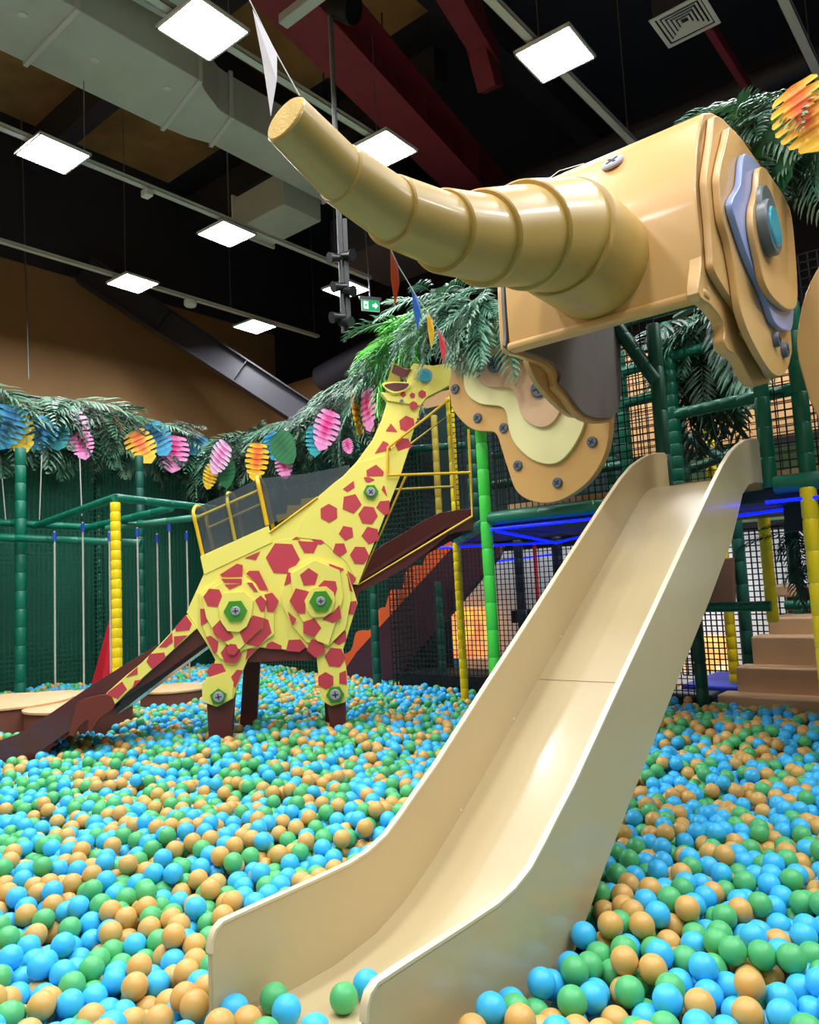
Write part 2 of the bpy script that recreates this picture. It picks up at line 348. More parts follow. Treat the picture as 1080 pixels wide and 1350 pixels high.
# ---- exit sign
def exit_sign():
    Y = 11.6; c = aty(488.5, 403, Y); t = thing('exit_sign', 'green emergency exit sign with running figure and white arrow', 'exit sign', c)
    ax = -(E1*0)+np.array([.93, .36, 0]); ax /= np.linalg.norm(ax); n = np.array([ax[1], -ax[0], 0]); n = n if n[1] < 0 else -n
    v, f = g_box(c, ax, n, EZ, .30, .02, .19); obj('sign_plate', v, f, mat('sign_white', (235, 240, 235), .4), t)
    mg = mat('sign_green', (20, 150, 90), .4, emit=.9); mw_ = mat('sign_mark', (240, 250, 245), .4, emit=1.2)
    v, f = g_box(c+n*.012, ax, n, EZ, .276, .006, .166); obj('sign_face', v, f, mg, t)
    def P(x, z): return c+n*.015+ax*x+EZ*z
    prism('arrow', [P(.03, .02), (P(.075, .02)), P(.075, .05), P(.12, 0), P(.075, -.05), P(.075, -.02), P(.03, -.02)], n*.003, mw_, t)
    prism('door_mark', [P(-.115, .06), P(-.04, .06), P(-.04, -.06), P(-.115, -.06)], n*.002, mw_, t)
    fig = MB(); 
    def lim(a, b_, w):
        a = np.array(a); b_ = np.array(b_); d = b_-a; d = d/np.linalg.norm(d); e = np.array([-d[1], d[0]])*w/2
        fig.add(*g_prism([P(*(a+e))+n*.002, P(*(b_+e))+n*.002, P(*(b_-e))+n*.002, P(*(a-e))+n*.002], n*.002))
    lim((-.072, .02), (-.085, -.015), .022); lim((-.085, -.01), (-.066, -.03), .012); lim((-.066, -.03), (-.07, -.055), .01); lim((-.088, -.012), (-.104, -.045), .012)
    lim((-.07, .018), (-.052, .004), .009); lim((-.078, .016), (-.1, .004), .009)
    fig.add(*g_prism([P(-.064+.01*math.cos(k*PI/5), .04+.01*math.sin(k*PI/5))+n*.002 for k in range(10)], n*.002)); fig.build('running_figure', mg, t)
    v, f = g_box(c+EZ*.115, ax, n, EZ, .36, .07, .05); obj('lamp_housing', v, f, m_alu, t, bevel=.01)
    v, f = g_cyl(c+EZ*.12, c+EZ*2.6+ax*-.05, .012, 8); obj('hanger_rod', v, f, m_alu, t)
exit_sign()
# hanging wire on the ochre wall side
v, f = g_cyl(aty(38, 500, 13.0), aty(28, 360, 13.0)+EZ*3, .012, 6); o = obj('hanger_wire', v, f, m_alu); tag(o, 'thin steel wire hanging in front of the ochre wall at far left', 'wire')

# ================================================================== PADDED FRAME: posts, beams, nets
def pad(name, P, Q, r, m, label, cat, seg=.16, group=None):
    P = np.array(P, float); Q = np.array(Q, float); L = np.linalg.norm(Q-P); n = max(1, int(round(L/seg))); prof = []
    for i in range(n):
        a = i*L/n; b_ = (i+1)*L/n; g = min(.012, .1*(b_-a))
        prof += [(a, r*.9), (a+g, r), (b_-g, r), (b_, r*.9)]
    v, f = g_lathe(P, Q, prof, 16); o = obj(name, v, f, m, smooth=60); tag(o, label, cat, group); return o
def post(P, z0, z1, r, m, label, seg=.16): return pad('padded_post', (P[0], P[1], z0), (P[0], P[1], z1), r, m, label, 'post', seg)
def beam(P, Q, r, m, label, seg=.16): return pad('padded_beam', P, Q, r, m, label, 'beam', seg)
FL = -.34
post(W(-1.56, 0, 0), FL, 3.0, .05, m_lime, 'lime green padded post at the platform corner left of the beige slide', .22)
post(W(-.04, .06, 0), 1.69, 2.98, .05, m_poled, 'green padded post just behind the slide top, left side', .3)
post(W(.65, .06, 0), 1.69, 2.9, .048, m_pole, 'green padded post just behind the slide top, right side', .22)
post(onq(1059, 560, .1), 1.69, 2.9, .05, m_pole, 'green padded post under the right elephant ear', .2)
o = post(onq(1071, 700, -.02), FL, 1.66, .05, m_yel, 'yellow padded post at the right edge under the platform', .2)
beam(W(-.3, -.04, 3.05), W(-.04, .04, 2.55), .05, m_poled, 'short green diagonal brace under the elephant head')
B1 = onq(884, 500, .9); post(B1, 1.6, 3.25, .05, m_pole, 'green padded post with close rings behind the slide, on the platform', .1)
beam(onq(820, 425, .9), onq(940, 390, .9), .05, m_pole, 'green upper beam seen under the elephant chin', .12)
beam(onq(800, 497, .9), onq(940, 455, .9), .045, m_pole, 'green middle beam behind the post with close rings', .12)
beam(onq(820, 530, .9)-EZ*.02, onq(884, 515, .9), .045, m_pole, 'short green lower beam left of the post with close rings', .12)
beam(onq(894, 546, .6), onq(1050, 512, .1), .045, m_pole, 'green handrail beam right of the slide top')
beam(W(-1.52, 0, 1.69), W(-.08, 0, 1.69), .055, m_pole, 'green padded front edge of the platform left of the slide', .5)
beam(W(.69, 0, 1.7), W(2.3, 0, 1.7), .06, m_pole, 'green padded front edge of the platform right of the slide', .35)
YB = atz(603, 714, 1.62)
beam(W(-1.6, .04, 1.66), YB+np.array([.0, -.05, 0]), .05, m_pole, 'green beam joining the lime post to the yellow post', .5)
YP = atz(606, 800, 1.0); YP = np.array([.485, 8.12, 0])
post(YP, FL, 1.6, .042, m_yel, 'yellow padded post under the giraffe slide platform', .1)
# rear rows
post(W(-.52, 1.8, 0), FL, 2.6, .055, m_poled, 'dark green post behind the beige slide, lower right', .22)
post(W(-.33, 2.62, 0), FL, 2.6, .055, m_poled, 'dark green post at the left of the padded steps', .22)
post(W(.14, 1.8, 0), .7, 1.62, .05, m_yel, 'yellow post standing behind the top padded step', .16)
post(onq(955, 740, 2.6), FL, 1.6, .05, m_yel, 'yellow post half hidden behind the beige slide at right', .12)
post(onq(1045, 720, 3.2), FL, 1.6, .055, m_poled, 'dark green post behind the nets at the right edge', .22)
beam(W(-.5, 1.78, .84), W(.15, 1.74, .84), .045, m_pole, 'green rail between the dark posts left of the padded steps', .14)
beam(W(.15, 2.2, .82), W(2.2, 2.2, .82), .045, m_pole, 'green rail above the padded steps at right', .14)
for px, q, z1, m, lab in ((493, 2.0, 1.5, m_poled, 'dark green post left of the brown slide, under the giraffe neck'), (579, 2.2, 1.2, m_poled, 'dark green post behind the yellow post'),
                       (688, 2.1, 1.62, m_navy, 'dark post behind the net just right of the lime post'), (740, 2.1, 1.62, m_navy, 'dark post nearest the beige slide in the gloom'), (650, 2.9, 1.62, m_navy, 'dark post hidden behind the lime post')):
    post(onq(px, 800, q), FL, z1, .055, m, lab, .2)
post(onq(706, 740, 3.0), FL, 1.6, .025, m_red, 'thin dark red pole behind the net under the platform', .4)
# upper back posts behind the elephant ear and giraffe head
for px, q, z0, z1, m, lab, r in ((597, 1.35, 1.62, 3.2, m_yel, 'yellow post behind the giraffe slide entrance', .045), (622, .9, 1.62, 3.2, m_poled, 'dark green post left of the lime post, behind the cage', .06),
                         (826, .9, 1.62, 3.1, m_pole, 'green post right of the elephant ear', .05), (806, 1.5, 1.62, 3.1, m_poled, 'dark green post partly behind the elephant ear', .05), (937, 2.3, 1.62, 2.6, m_yel, 'yellow post seen through the slide entrance', .05),
                         (575, 1.9, 1.62, 3.2, m_ydull, 'dull yellow post deep behind the cage', .04)):
    post(onq(px, 600, q), z0, z1, r, m, lab, .14)
for x0, y0, x1, y1, q, m, lab in ((540, 592, 640, 585, 2.4, m_poled, 'dark green beam in the shade behind the cage, upper'), (650, 640, 830, 612, 1.4, m_poled, 'dark green beam behind the ear bottom'), (650, 600, 740, 590, 1.8, m_poled, 'dark green beam high behind the ear'), (820, 655, 960, 600, 2.2, m_poled, 'dark green cross beam through the slide entrance'), (880, 560, 960, 610, 2.0, m_poled, 'dark sloping beam behind the handrail')):
    beam(onq(x0, y0, q), onq(x1, y1, q), .045, m, lab, .2)
# platform deck
b = MB(); b.add(*sqbox(-1.5, 2.6, .05, 1.75, 1.6, 1.69)); b.add(*g_prism([W(-1.55, .02, 1.6), W(-1.5, 1.75, 1.6), W(-2.85, 1.7, 1.6), W(-2.8, 1.25, 1.6)], EZ*.09)); o = b.build('platform_deck', m_deck, bevel=.01); tag(o, 'dark platform deck under the elephant with blue lights below', 'platform')
b = MB(); b.add(*sqbox(-1.4, 2.4, .1, .16, 1.695, 1.8)); o = b.build('kick_board', m_beige); tag(o, 'beige padded kick board behind the net on the platform', 'board')
# LED strips
def led(P, Q, label): 
    v, f = g_cyl(P, Q, .012, 6); o = obj('led_strip', v, f, m_led); tag(o, label, 'light strip', 'blue LED strips under the platform')
led(W(-1.5, -.02, 1.6), W(-.1, -.02, 1.6), 'blue LED strip along the platform edge left of the slide')
led(W(.64, -.05, 1.59), W(.97, -.05, 1.59), 'blue LED strip along the platform edge right of the slide')
led(onq(964, 681, .6), onq(1063, 668, .6), 'blue LED strip on the inner beam right of the slide')
led(W(-1.48, .02, 1.585), onq(735, 716, 1.0), 'blue LED strip running diagonally under the deck')
led(onq(578, 722, 1.3), onq(735, 715, 1.3), 'blue LED strip farthest left under the deck')
led(onq(735, 715, 1.3), onq(790, 702, 1.3), 'blue LED strip meeting the slide edge under the deck')
led(onq(640, 742, 3.2), onq(735, 730, 3.2), 'blue LED strip deep below the platform')
b = MB(); b.add(*sqbox(.6, 2.4, .55, .65, 1.42, 1.6)); o = b.build('deck_joist', m_deck); tag(o, 'dark joist under the platform right of the slide', 'beam')
# nets built of cords
def net(s0, s1, q0, q1, z0, z1, step, w, m, label, parent=None):
    P = W(s0, q0, 0); Q = W(s1, q1, 0); d = Q-P; L = np.linalg.norm(d); x = d/L; y = np.cross(x, EZ)
    mb = MB(); n = int(L/step); k = int((z1-z0)/step)
    for i in range(n+1): mb.add(*g_box(P+x*(i*L/n)+EZ*((z0+z1)/2), x, y, EZ, w, w, z1-z0))
    for i in range(k+1): mb.add(*g_box(P+x*L/2+EZ*(z0+(z1-z0)*i/k), x, y, EZ, L, w, w))
    o = mb.build('safety_net', m); tag(o, label, 'net'); return o
net(-9.6, -9.6, -3.5, 2.9, -.2, 3.5, .07, .012, m_netg, 'green net wall at the far left of the pit')
net(-9.6, -4.3, 2.9, 2.9, -.2, 3.4, .07, .012, m_netg, 'green net wall behind the ropes and giraffe')
net(-4.3, -.5, 1.85, 1.85, -.1, 1.58, .055, .008, m_netd, 'black net below the platform behind the beige slide')
net(-4.3, -4.3, 1.85, 2.9, -.2, 3.4, .07, .01, m_netd, 'narrow dark net closing the corner behind the giraffe')
net(-1.5, -.05, .1, .1, 1.7, 3.2, .055, .007, m_netd, 'black net on the platform front behind the elephant ear')
net(.66, 2.4, .1, .1, 1.7, 3.2, .055, .007, m_netd, 'black net on the platform front right of the slide')
net(-2.8, -1.56, 1.3, 1.3, 1.66, 3.3, .055, .008, m_netd, 'black net behind the giraffe slide entrance cage')
net(-1.3, 2.4, 3.45, 3.45, .0, 1.6, .06, .013, m_netd, 'black net behind the padded steps in front of the white wall')
net(-1.5, 2.4, 1.7, 1.7, 1.7, 3.3, .06, .008, m_netd, 'black net at the back of the platform behind the elephant')
# opaque screens behind nets
def screen(s0, s1, q0, q1, z0, z1, m, label):
    P = W(s0, q0, 0); Q = W(s1, q1, 0); d = Q-P; L = np.linalg.norm(d); x = d/L; y = np.cross(x, EZ)
    v, f = g_box((P+Q)/2+EZ*(z0+z1)/2, x, y, EZ, L, .03, z1-z0); o = obj('screen_panel', v, f, m); tag(o, label, 'screen')
screen(-9.8, -9.8, -3.5, 3.1, -.3, 3.9, m_fabric, 'green fabric screen behind the left net wall')
screen(-9.8, -4.3, 3.1, 3.1, -.3, 3.5, m_fabricd, 'dark fabric screen behind the ropes and the giraffe')
screen(-4.5, -1.3, 2.9, 2.9, 1.7, 3.6, m_fabricd, 'dark fabric screen high behind the giraffe neck')
screen(-1.3, -.1, 3.1, 3.1, 1.7, 2.35, m_fabricd, 'dark fabric screen low behind the elephant ear')
# wooden hut behind
t = thing('plank_hut', 'tan plank wall of a hut behind the net under the elephant chin', 'hut', W(.4, 2.6, 1.7))
for i in range(7):
    b = MB(); b.add(*sqbox(-1.4, 2.4, 2.55, 2.62, 2.42+i*.16, 2.57+i*.16)); b.build('plank', mat('plank_tan', (206, 158, 104), .6, var=.15, scale=5), t)
t = thing('green_panel', 'pale green panel with red crossing bars seen through the slide entrance', 'panel', W(.2, 3.0, 1.7))
b = MB(); b.add(*sqbox(-1.0, 1.2, 3.0, 3.06, 1.65, 2.4)); b.build('board', mat('panel_pale_green', (150, 190, 140), .6), t)
for a, c_ in (((838, 560), (880, 535)), ((838, 590), (885, 562))):
    P = onq(*a, 2.95); Q = onq(*c_, 2.95); d = Q-P; L = np.linalg.norm(d); x = d/L; y = np.cross(x, E2)
    v, f = g_box((P+Q)/2, x, E2, y, L, .03, .05); obj('bar', v, f, mat('bar_redbrown', (130, 58, 48), .5), t)
# mural / lit displays behind the net, low
def disp(x0, y0, x1, y1, q, cols, label):
    P = [onq(x, y, q) for x, y in ((x0, y0), (x1, y0), (x1, y1), (x0, y1))]
    m = D.materials.new('display'); m.use_nodes = True; nt = m.node_tree; bs = nt.nodes['Principled BSDF']
    tc = nt.nodes.new('ShaderNodeTexCoord'); no = nt.nodes.new('ShaderNodeTexNoise'); no.inputs['Scale'].default_value = 4; rp = nt.nodes.new('ShaderNodeValToRGB')
    rp.color_ramp.interpolation = 'LINEAR'
    while len(rp.color_ramp.elements) < len(cols): rp.color_ramp.elements.new(.5)
    for i, c in enumerate(cols): rp.color_ramp.elements[i].position = .3+.4*i/(len(cols)-1); rp.color_ramp.elements[i].color = (*lin(c), 1)
    nt.links.new(tc.outputs['Object'], no.inputs['Vector']); nt.links.new(no.outputs['Fac'], rp.inputs['Fac']); nt.links.new(rp.outputs['Color'], bs.inputs['Base Color']); nt.links.new(rp.outputs['Color'], bs.inputs['Emission Color']); bs.inputs['Emission Strength'].default_value = 1.3
    v, f = g_prism(P, E2*.05); o = obj('backlit_picture', v, f, m); tag(o, label, 'picture')
disp(540, 800, 640, 868, 4.2, [(250, 210, 60), (230, 150, 90), (210, 120, 70)], 'glowing yellow and orange picture low behind the yellow post')
disp(850, 842, 905, 888, 3.8, [(250, 225, 240), (240, 150, 110), (230, 200, 160)], 'glowing pink picture low behind the net right of the slide')
disp(912, 838, 963, 884, 3.8, [(255, 210, 120), (240, 170, 90), (255, 235, 190)], 'glowing amber picture low behind the net beside the padded steps')
b = MB(); b.add(*sqbox(-2.2, -.1, 3.4, 3.7, .05, .5)); 
t = thing('bench_table', 'black counter on two legs standing behind the net under the platform', 'table', W(-1.7, 3.3, FL))
b = MB(); b.add(*sqbox(-3.4, -2.36, 3.2, 3.6, .62, .78)); b.build('top', m_dev, t)
b = MB(); b.add(*sqbox(-2.35, -1.6, 3.1, 3.6, .7, .92)); b.build('cabinet', m_dev, t)
for s in (-2.25, -1.7): 
    b = MB(); b.add(*sqbox(s-.08, s+.08, 3.2, 3.5, FL, .72)); b.build('leg', m_dev, t)
b = MB(); b.add(*sqbox(-2.95, -.5, 2.0, 2.3, FL, .02)); o = b.build('pit_kerb', mat('kerb_navy', (20, 28, 48), .5), bevel=.03); tag(o, 'dark padded kerb on the floor behind the black net', 'kerb')
b = MB(); b.add(*sqbox(-.9, -.2, 2.3, 3.4, FL, .06)); o = b.build('floor_mat', mat('mat_blue', (30, 60, 190), .6), bevel=.02); tag(o, 'blue floor mat behind the net beside the padded steps', 'mat')
P_ = [onq(x, y, 2.5) for x, y in ((905, 738), (966, 735), (968, 795), (905, 800))]
v, f = g_prism(P_, E2*.08); o = obj('padded_board', v, f, mat('board_umber', (120, 86, 66), .6), bevel=.01); tag(o, 'brown padded board behind the net between the slide and the dark post', 'board')
v, f = sqbox(-.1, .12, 2.72, 2.8, .88, 1.0); o = obj('padded_ledge', v, f, m_beige, bevel=.02); tag(o, 'small beige ledge just left of the yellow post above the steps', 'ledge')
# padded steps
def steps():
    data = [(-.43, 1.9, FL, .04), (-.31, 2.12, FL, .27), (-.22, 2.36, FL, .53), (-.12, 2.6, FL, .69)]
    t = thing('padded_steps', 'beige padded steps climbing from the ball pit at right', 'steps', W(.8, 2.2, FL))
    for i, (s, q, z0, z1) in enumerate(data):
        b = MB(); b.add(*sqbox(s, 2.6, q, q+ (1.1 if i == 3 else .3), z0, z1)); b.build('step', m_beige, t, bevel=.02, bseg=3)
    b = MB(); b.add(*sqbox(-.1, 2.6, 3.3, 3.36, .69, .95)); b.build('back_board', mat('board_brown', (92, 58, 44), .6), t)
steps()
# ropes, frame and stumps at left
YL = aty(152, 660, 8.0); YZ = YL[2]; YL = np.array([YL[0], YL[1], 0])
post(YL, FL, YZ-.02, .053, m_yel, 'bright yellow padded post standing left of the giraffe', .1)
g1 = YL+EZ*(YZ+.03)
LB = -5.1, 9.9
beam(g1-np.array([.0, 0, 0]), aty(45, 694, 10.4), .045, m_pole, 'green beam running left from the yellow post top', .4)
beam(g1, aty(285, 671, 9.4), .045, m_pole, 'green beam running right from the yellow post top to the giraffe', .4)
beam(aty(-20, 688, 10.3), aty(120, 695, 10.3), .045, m_pole, 'green beam at the left edge above the ropes', .4)
beam(aty(110, 697, 10.3), aty(226, 670, 9.2), .045, m_pole, 'green sloping beam behind the yellow post', .4)
beam(aty(140, 697, 9.8), aty(262, 682, 9.8), .045, m_pole, 'green beam behind the hoop of the giraffe canopy', .4)
beam(aty(-20, 708, 10.0), aty(186, 716, 10.0), .05, m_pole, 'lower green beam behind the ropes', .4)
post(aty(27, 800, 10.2), FL, 3.3, .07, m_pole, 'green padded post at the far left in front of the net', .25)
post(aty(185, 700, 11.2), FL, 3.3, .06, m_poled, 'green padded post behind the yellow post and ropes', .25)
post(aty(130, 700, 12.2), FL, 3.3, .06, m_poled, 'dark green post in the net wall behind the ropes', .25)
for px, y0, y1, Y, lab in ((72, 700, 893, 9.3, 'leftmost'), (109, 688, 893, 9.3, 'second from left'), (144, 700, 880, 9.4, 'hugging the yellow post, left of it'), (181, 695, 870, 9.6, 'first right of the yellow post'), (207, 703, 860, 10.0, 'second right of the yellow post'), (223, 688, 850, 9.8, 'third right of the yellow post'), (246, 700, 840, 9.9, 'nearest the giraffe')):
    P = aty(px, y0, Y); Q = np.array([P[0], P[1], .12])
    t = thing('hanging_rope', 'grey rope hanging over the log stumps, '+lab, 'rope', Q, 'hanging ropes at left')
    v, f = g_cyl(Q, P, .011, 7); obj('cord', v, f, m_rope, t)
    v, f = g_cyl(P-EZ*.12, P-EZ*.02, .024, 8); obj('clip', v, f, mat('clip_blue', (30, 70, 170), .4), t)
for px, y0, py, y1, Y, lab in ((0, 600, 8, 690, 10.6, 'thin white cord hanging at the left edge behind the post'), (55, 600, 52, 685, 10.6, 'thin white cord hanging right of the far left post'), (105, 600, 108, 680, 10.6, 'thin white cord hanging above the green beam')):
    v, f = g_cyl(aty(px, y0, Y), aty(py, y1, Y), .008, 6); o = obj('thin_cord', v, f, m_rope); tag(o, lab, 'cord')
def stump(px, py, Y, r, h, label):
    c = aty(px, py, Y); zt = c[2]; t = thing('log_stump', label, 'stump', (c[0], c[1], FL), 'log stumps in the ball pit')
    v, f = g_lathe((c[0], c[1], FL), (c[0], c[1], zt-.03), [(0, r*1.03), (zt-.03-FL, r)], 32); obj('trunk', v, f, m_log, t, smooth=50)
    v, f = g_lathe((c[0], c[1], zt-.03), (c[0], c[1], zt), [(0, r*1.04), (.02, r*1.04), (.03, r*.97)], 32); obj('top_pad', v, f, m_logt, t, smooth=40)
stump(105, 927, 7.75, .5, .3, 'big log stump nearest the brown slide, pale top')
stump(18, 923, 8.0, .55, .3, 'log stump at the left edge, pale top')
stump(55, 917, 8.6, .42, .3, 'log stump in the second row at left')
stump(110, 914, 8.9, .42, .3, 'log stump behind, half hidden by the brown slide')
stump(232, 905, 9.2, .4, .3, 'low log stump seen under the tail of the giraffe')
stump(8, 918, 8.8, .3, .3, 'small log stump behind the one at the left edge')
# red cone
c = aty(143, 880, 10.0); v, f = g_lathe((c[0]-.05, c[1], FL), (c[0]+.08, c[1], 1.05), [(0, .3), (1.0, .1), (1.38, .03)], 4); o = obj('climbing_wedge', v, f, m_red); tag(o, 'red pointed foam wedge behind the yellow post at left', 'foam wedge')
# orange wavy pads and dark slides behind net
def wavy():
    t = thing('climbing_ramp', 'dark ramp with orange wavy edge behind the net under the giraffe slide', 'ramp', onq(560, 850, 2.3))
    q = 2.35; top = [(587, 716), (560, 738), (548, 752), (535, 753), (530, 775), (515, 778), (508, 800), (500, 804), (490, 828), (478, 832), (470, 836), (455, 860), (440, 870), (440, 905), (600, 730)]
    prism('wavy_edge', spline([onq(x, y, q) for x, y in [(590, 714), (575, 722), (562, 733), (556, 748), (548, 745), (535, 754), (530, 776), (516, 777), (508, 800), (500, 803), (488, 830), (470, 833), (462, 858), (440, 866)]], 4, False)+[onq(440, 905, q), onq(470, 860, q), onq(596, 722, q)], E2*.08, m_orange, t)
    prism('side_panel', [onq(x, y, q) for x, y in ((605, 712), (660, 718), (655, 735), (520, 895), (440, 905), (470, 860))], E2*.1, m_purple, t)
wavy()
v, f = sqbox(-4.25, -3.0, 1.9, 2.6, FL, .1); o = obj('dark_box', v, f, m_deck); tag(o, 'dark padded block behind the net below the ramp', 'block')
# ================================================================== CREAM SLIDE
AS = math.radians(39.5); SU = np.array([math.sin(AS), math.cos(AS), 0]); SV = np.array([math.cos(AS), -math.sin(AS), 0])
SC0 = atz(280, 1320, 0.0)
def SP(u, v, z): return np.array([SC0[0], SC0[1], 0])+SU*u+SV*v+EZ*z
SW = .6
bed = [(-.01, -.075), (.15, -.085), (.33, -.095), (.5, -.095), (.7, -.07), (.87, -.012), (1.04, .075), (1.25, .205), (1.48, .358), (2.0, .71), (2.7, 1.187), (3.2, 1.53), (3.37, 1.644), (3.48, 1.708), (3.6, 1.745), (3.75, 1.762), (3.93, 1.768)]
top_ = [(0, .13), (.004, .165), (.018, .19), (.045, .204), (.15, .205), (.4, .205), (.58, .207), (.68, .22), (.78, .25), (.88, .305), (.96, .355), (1.098, .435), (1.5, .705), (1.914, .979), (2.4, 1.303), (2.88, 1.62), (3.12, 1.772), (3.3, 1.868), (3.45, 1.925), (3.6, 1.972), (3.75, 2.0), (3.87, 2.012), (3.905, 2.0), (3.92, 1.97)]
und = [(3.93, 1.72), (3.75, 1.715), (3.6, 1.69), (3.45, 1.62), (3.3, 1.47), (3.15, 1.33), (2.7, 1.02), (2.2, .695), (1.68, .355), (1.3, .1), (1.0, -.12), (.7, -.27), (.35, -.31), (0, -.31)]
sl = thing('beige_slide', 'long cream slide descending into the ball pit below the elephant head', 'slide', SP(.5, .3, -.31))
b_out = top_+und
for v0, nm in ((-.02, 'left'), (SW, 'right')):
    prism('side_wall', [SP(u, v0, z) for u, z in b_out], SV*.02, m_slide, sl, bevel=.004, smooth=35)
V = []; Fc = []
for k, (u, z) in enumerate(bed):
    V += [SP(u, .0005, z), SP(u, SW-.0005, z), SP(u, .0005, z-.02), SP(u, SW-.0005, z-.02)]
for k in range(len(bed)-1):
    a = 4*k; c = a+4; Fc += [(a, c, c+1, a+1), (a+2, a+3, c+3, c+2)]
Fc += [(0, 1, 3, 2), (len(V)-4, len(V)-2, len(V)-1, len(V)-3)]
obj('slide_bed', V, Fc, m_slide, sl, smooth=30)
cap = [p for p in top_ if True]
for v0 in (-.022, SW-.002):
    V = []; Fc = []
    for k, (u, z) in enumerate(cap):
        d = np.array(cap[min(k+1, len(cap)-1)])-np.array(cap[max(k-1, 0)]); d = d/np.linalg.norm(d); nx, nz = -d[1]*.003, d[0]*.003
        V += [SP(u+nx, v0, z+nz), SP(u+nx, v0+.024, z+nz), SP(u-nx*2, v0, z-nz*2), SP(u-nx*2, v0+.024, z-nz*2)]
    for k in range(len(cap)-1):
        a = 4*k; c = a+4; Fc += [(a, c, c+1, a+1), (a, a+2, c+2, c), (a+1, c+1, c+3, a+3)]
    obj('edge_trim', V, Fc, m_slide_edge, sl, smooth=40)
# seam across the bed and little bolts along the left wall foot
zz = np.interp(1.95, [p[0] for p in bed], [p[1] for p in bed])
v, f = g_box(SP(1.95, SW/2, zz+.0006), SU, SV, EZ, .004, SW-.01, .001); obj('seam', v, f, m_grey, sl)
for u in (1.25, 1.7, 2.2, 2.7, 3.2):
    zz = np.interp(u, [p[0] for p in bed], [p[1] for p in bed])+.018
    v, f = g_lathe(SP(u, .0, zz), SP(u, .006, zz), [(0, .005), (.003, .004)], 10); obj('bolt', v, f, m_white, sl)

# ================================================================== ELEPHANT
el = thing('elephant_figure', 'big tan elephant head with segmented trunk mounted above the cream slide', 'elephant figure', W(.3, -.8, 2.2))
S0, S1 = -.26, .85; SM = .3
prof = [(-1.6, 2.49), (-1.605, 2.7), (-1.605, 2.95), (-1.595, 3.06), (-1.57, 3.15), (-1.53, 3.25), (-1.49, 3.34), (-1.43, 3.45), (-1.35, 3.545), (-1.2, 3.62), (-1.0, 3.68), (-.6, 3.73), (-.2, 3.75)]
def sheet(name, prof, s0, s1, th, m, parent, **k):
    V = []; Fc = []; n = len(prof)
    for i, (q, z) in enumerate(prof):
        a = np.array(prof[max(i-1, 0)]); c = np.array(prof[min(i+1, n-1)]); d = (c-a)/np.linalg.norm(c-a); nq, nz = d[1]*th, -d[0]*th
        V += [W(s0, q, z), W(s1, q, z), W(s0, q+nq, z+nz), W(s1, q+nq, z+nz)]
    for i in range(n-1):
        a = 4*i; c = a+4; Fc += [(a, a+1, c+1, c), (a+2, c+2, c+3, a+3), (a, c, c+2, a+2), (a+1, a+3, c+3, c+1)]
    Fc += [(0, 2, 3, 1), (4*n-4, 4*n-3, 4*n-1, 4*n-2)]
    return obj(name, V, Fc, m, parent, **k)
sheet('forehead_panel', [(q, z) for q, z in prof], S0, S1, .06, m_ele, el, smooth=25, bevel=.008)
v, f = g_box(W((S0+S1)/2, -1.575, 2.505), E1, E2, EZ, S1-S0+.02, .09, .05); obj('lower_rim', v, f, m_ele, el, bevel=.02, bseg=3)
cheek_lo = [(-1.69, 2.48), (-1.52, 2.465), (-1.36, 2.43), (-1.33, 2.38), (-1.35, 2.32), (-1.31, 2.285), (-1.21, 2.285), (-1.08, 2.27), (-.96, 2.205), (-.82, 2.185), (-.68, 2.215), (-.5, 2.28), (-.3, 2.5)]
def pl(pts, s, k=4): return [W(s, q, z) for q, z in [tuple(p) for p in spline([(a, b_, 0) for a, b_ in pts], k)] for _ in (0,)] if False else [W(s, p[0], p[1]) for p in spline([(a, b_, 0) for a, b_ in pts], k)]
up0 = [(-.3, 3.68), (-.7, 3.68), (-1.05, 3.64), (-1.25, 3.57), (-1.39, 3.47), (-1.5, 3.3), (-1.58, 3.08), (-1.6, 2.95), (-1.6, 2.7)]
prism('cheek_panel', pl(up0+cheek_lo, .79), E1*.06, m_ele, el, bevel=.006, smooth=40)
p1 = [(-.25, 3.6), (-.6, 3.61), (-1.05, 3.6), (-1.28, 3.545), (-1.335, 3.48), (-1.39, 3.37), (-1.53, 3.12), (-1.55, 3.03), (-1.55, 2.86), (-1.56, 2.7), (-1.55, 2.62), (-1.38, 2.56), (-1.13, 2.5), (-1.105, 2.45), (-1.105, 2.41), (-1.0, 2.395), (-.87, 2.36), (-.69, 2.265), (-.56, 2.27), (-.4, 2.35), (-.25, 2.6)]
prism('cheek_panel', pl(p1, .853), E1*.037, m_ele, el, bevel=.005, smooth=40)
p2 = [(-.25, 3.5), (-.5, 3.53), (-.8, 3.54), (-1.15, 3.52), (-1.27, 3.4), (-1.45, 3.15), (-1.475, 3.05), (-1.47, 2.9), (-1.39, 2.8), (-1.34, 2.64), (-1.31, 2.48), (-1.17, 2.36), (-.87, 2.25), (-.65, 2.25), (-.48, 2.31), (-.33, 2.42), (-.25, 2.6)]
prism('cheek_panel', pl(p2, .892), E1*.037, m_ele, el, bevel=.005, smooth=40)
p3 = [(-.25, 3.4), (-.77, 3.44), (-1.0, 3.42), (-1.12, 3.35), (-1.23, 3.16), (-1.395, 3.02), (-1.42, 2.96), (-1.35, 2.88), (-1.2, 2.76), (-.95, 2.64), (-.83, 2.54), (-.7, 2.52), (-.55, 2.535), (-.39, 2.58), (-.28, 2.75), (-.25, 3.0)]
prism('blue_cheek_panel', pl(p3, .931), E1*.034, m_lav, el, bevel=.005, smooth=40)['label'] = 'periwinkle blue cheek plate'
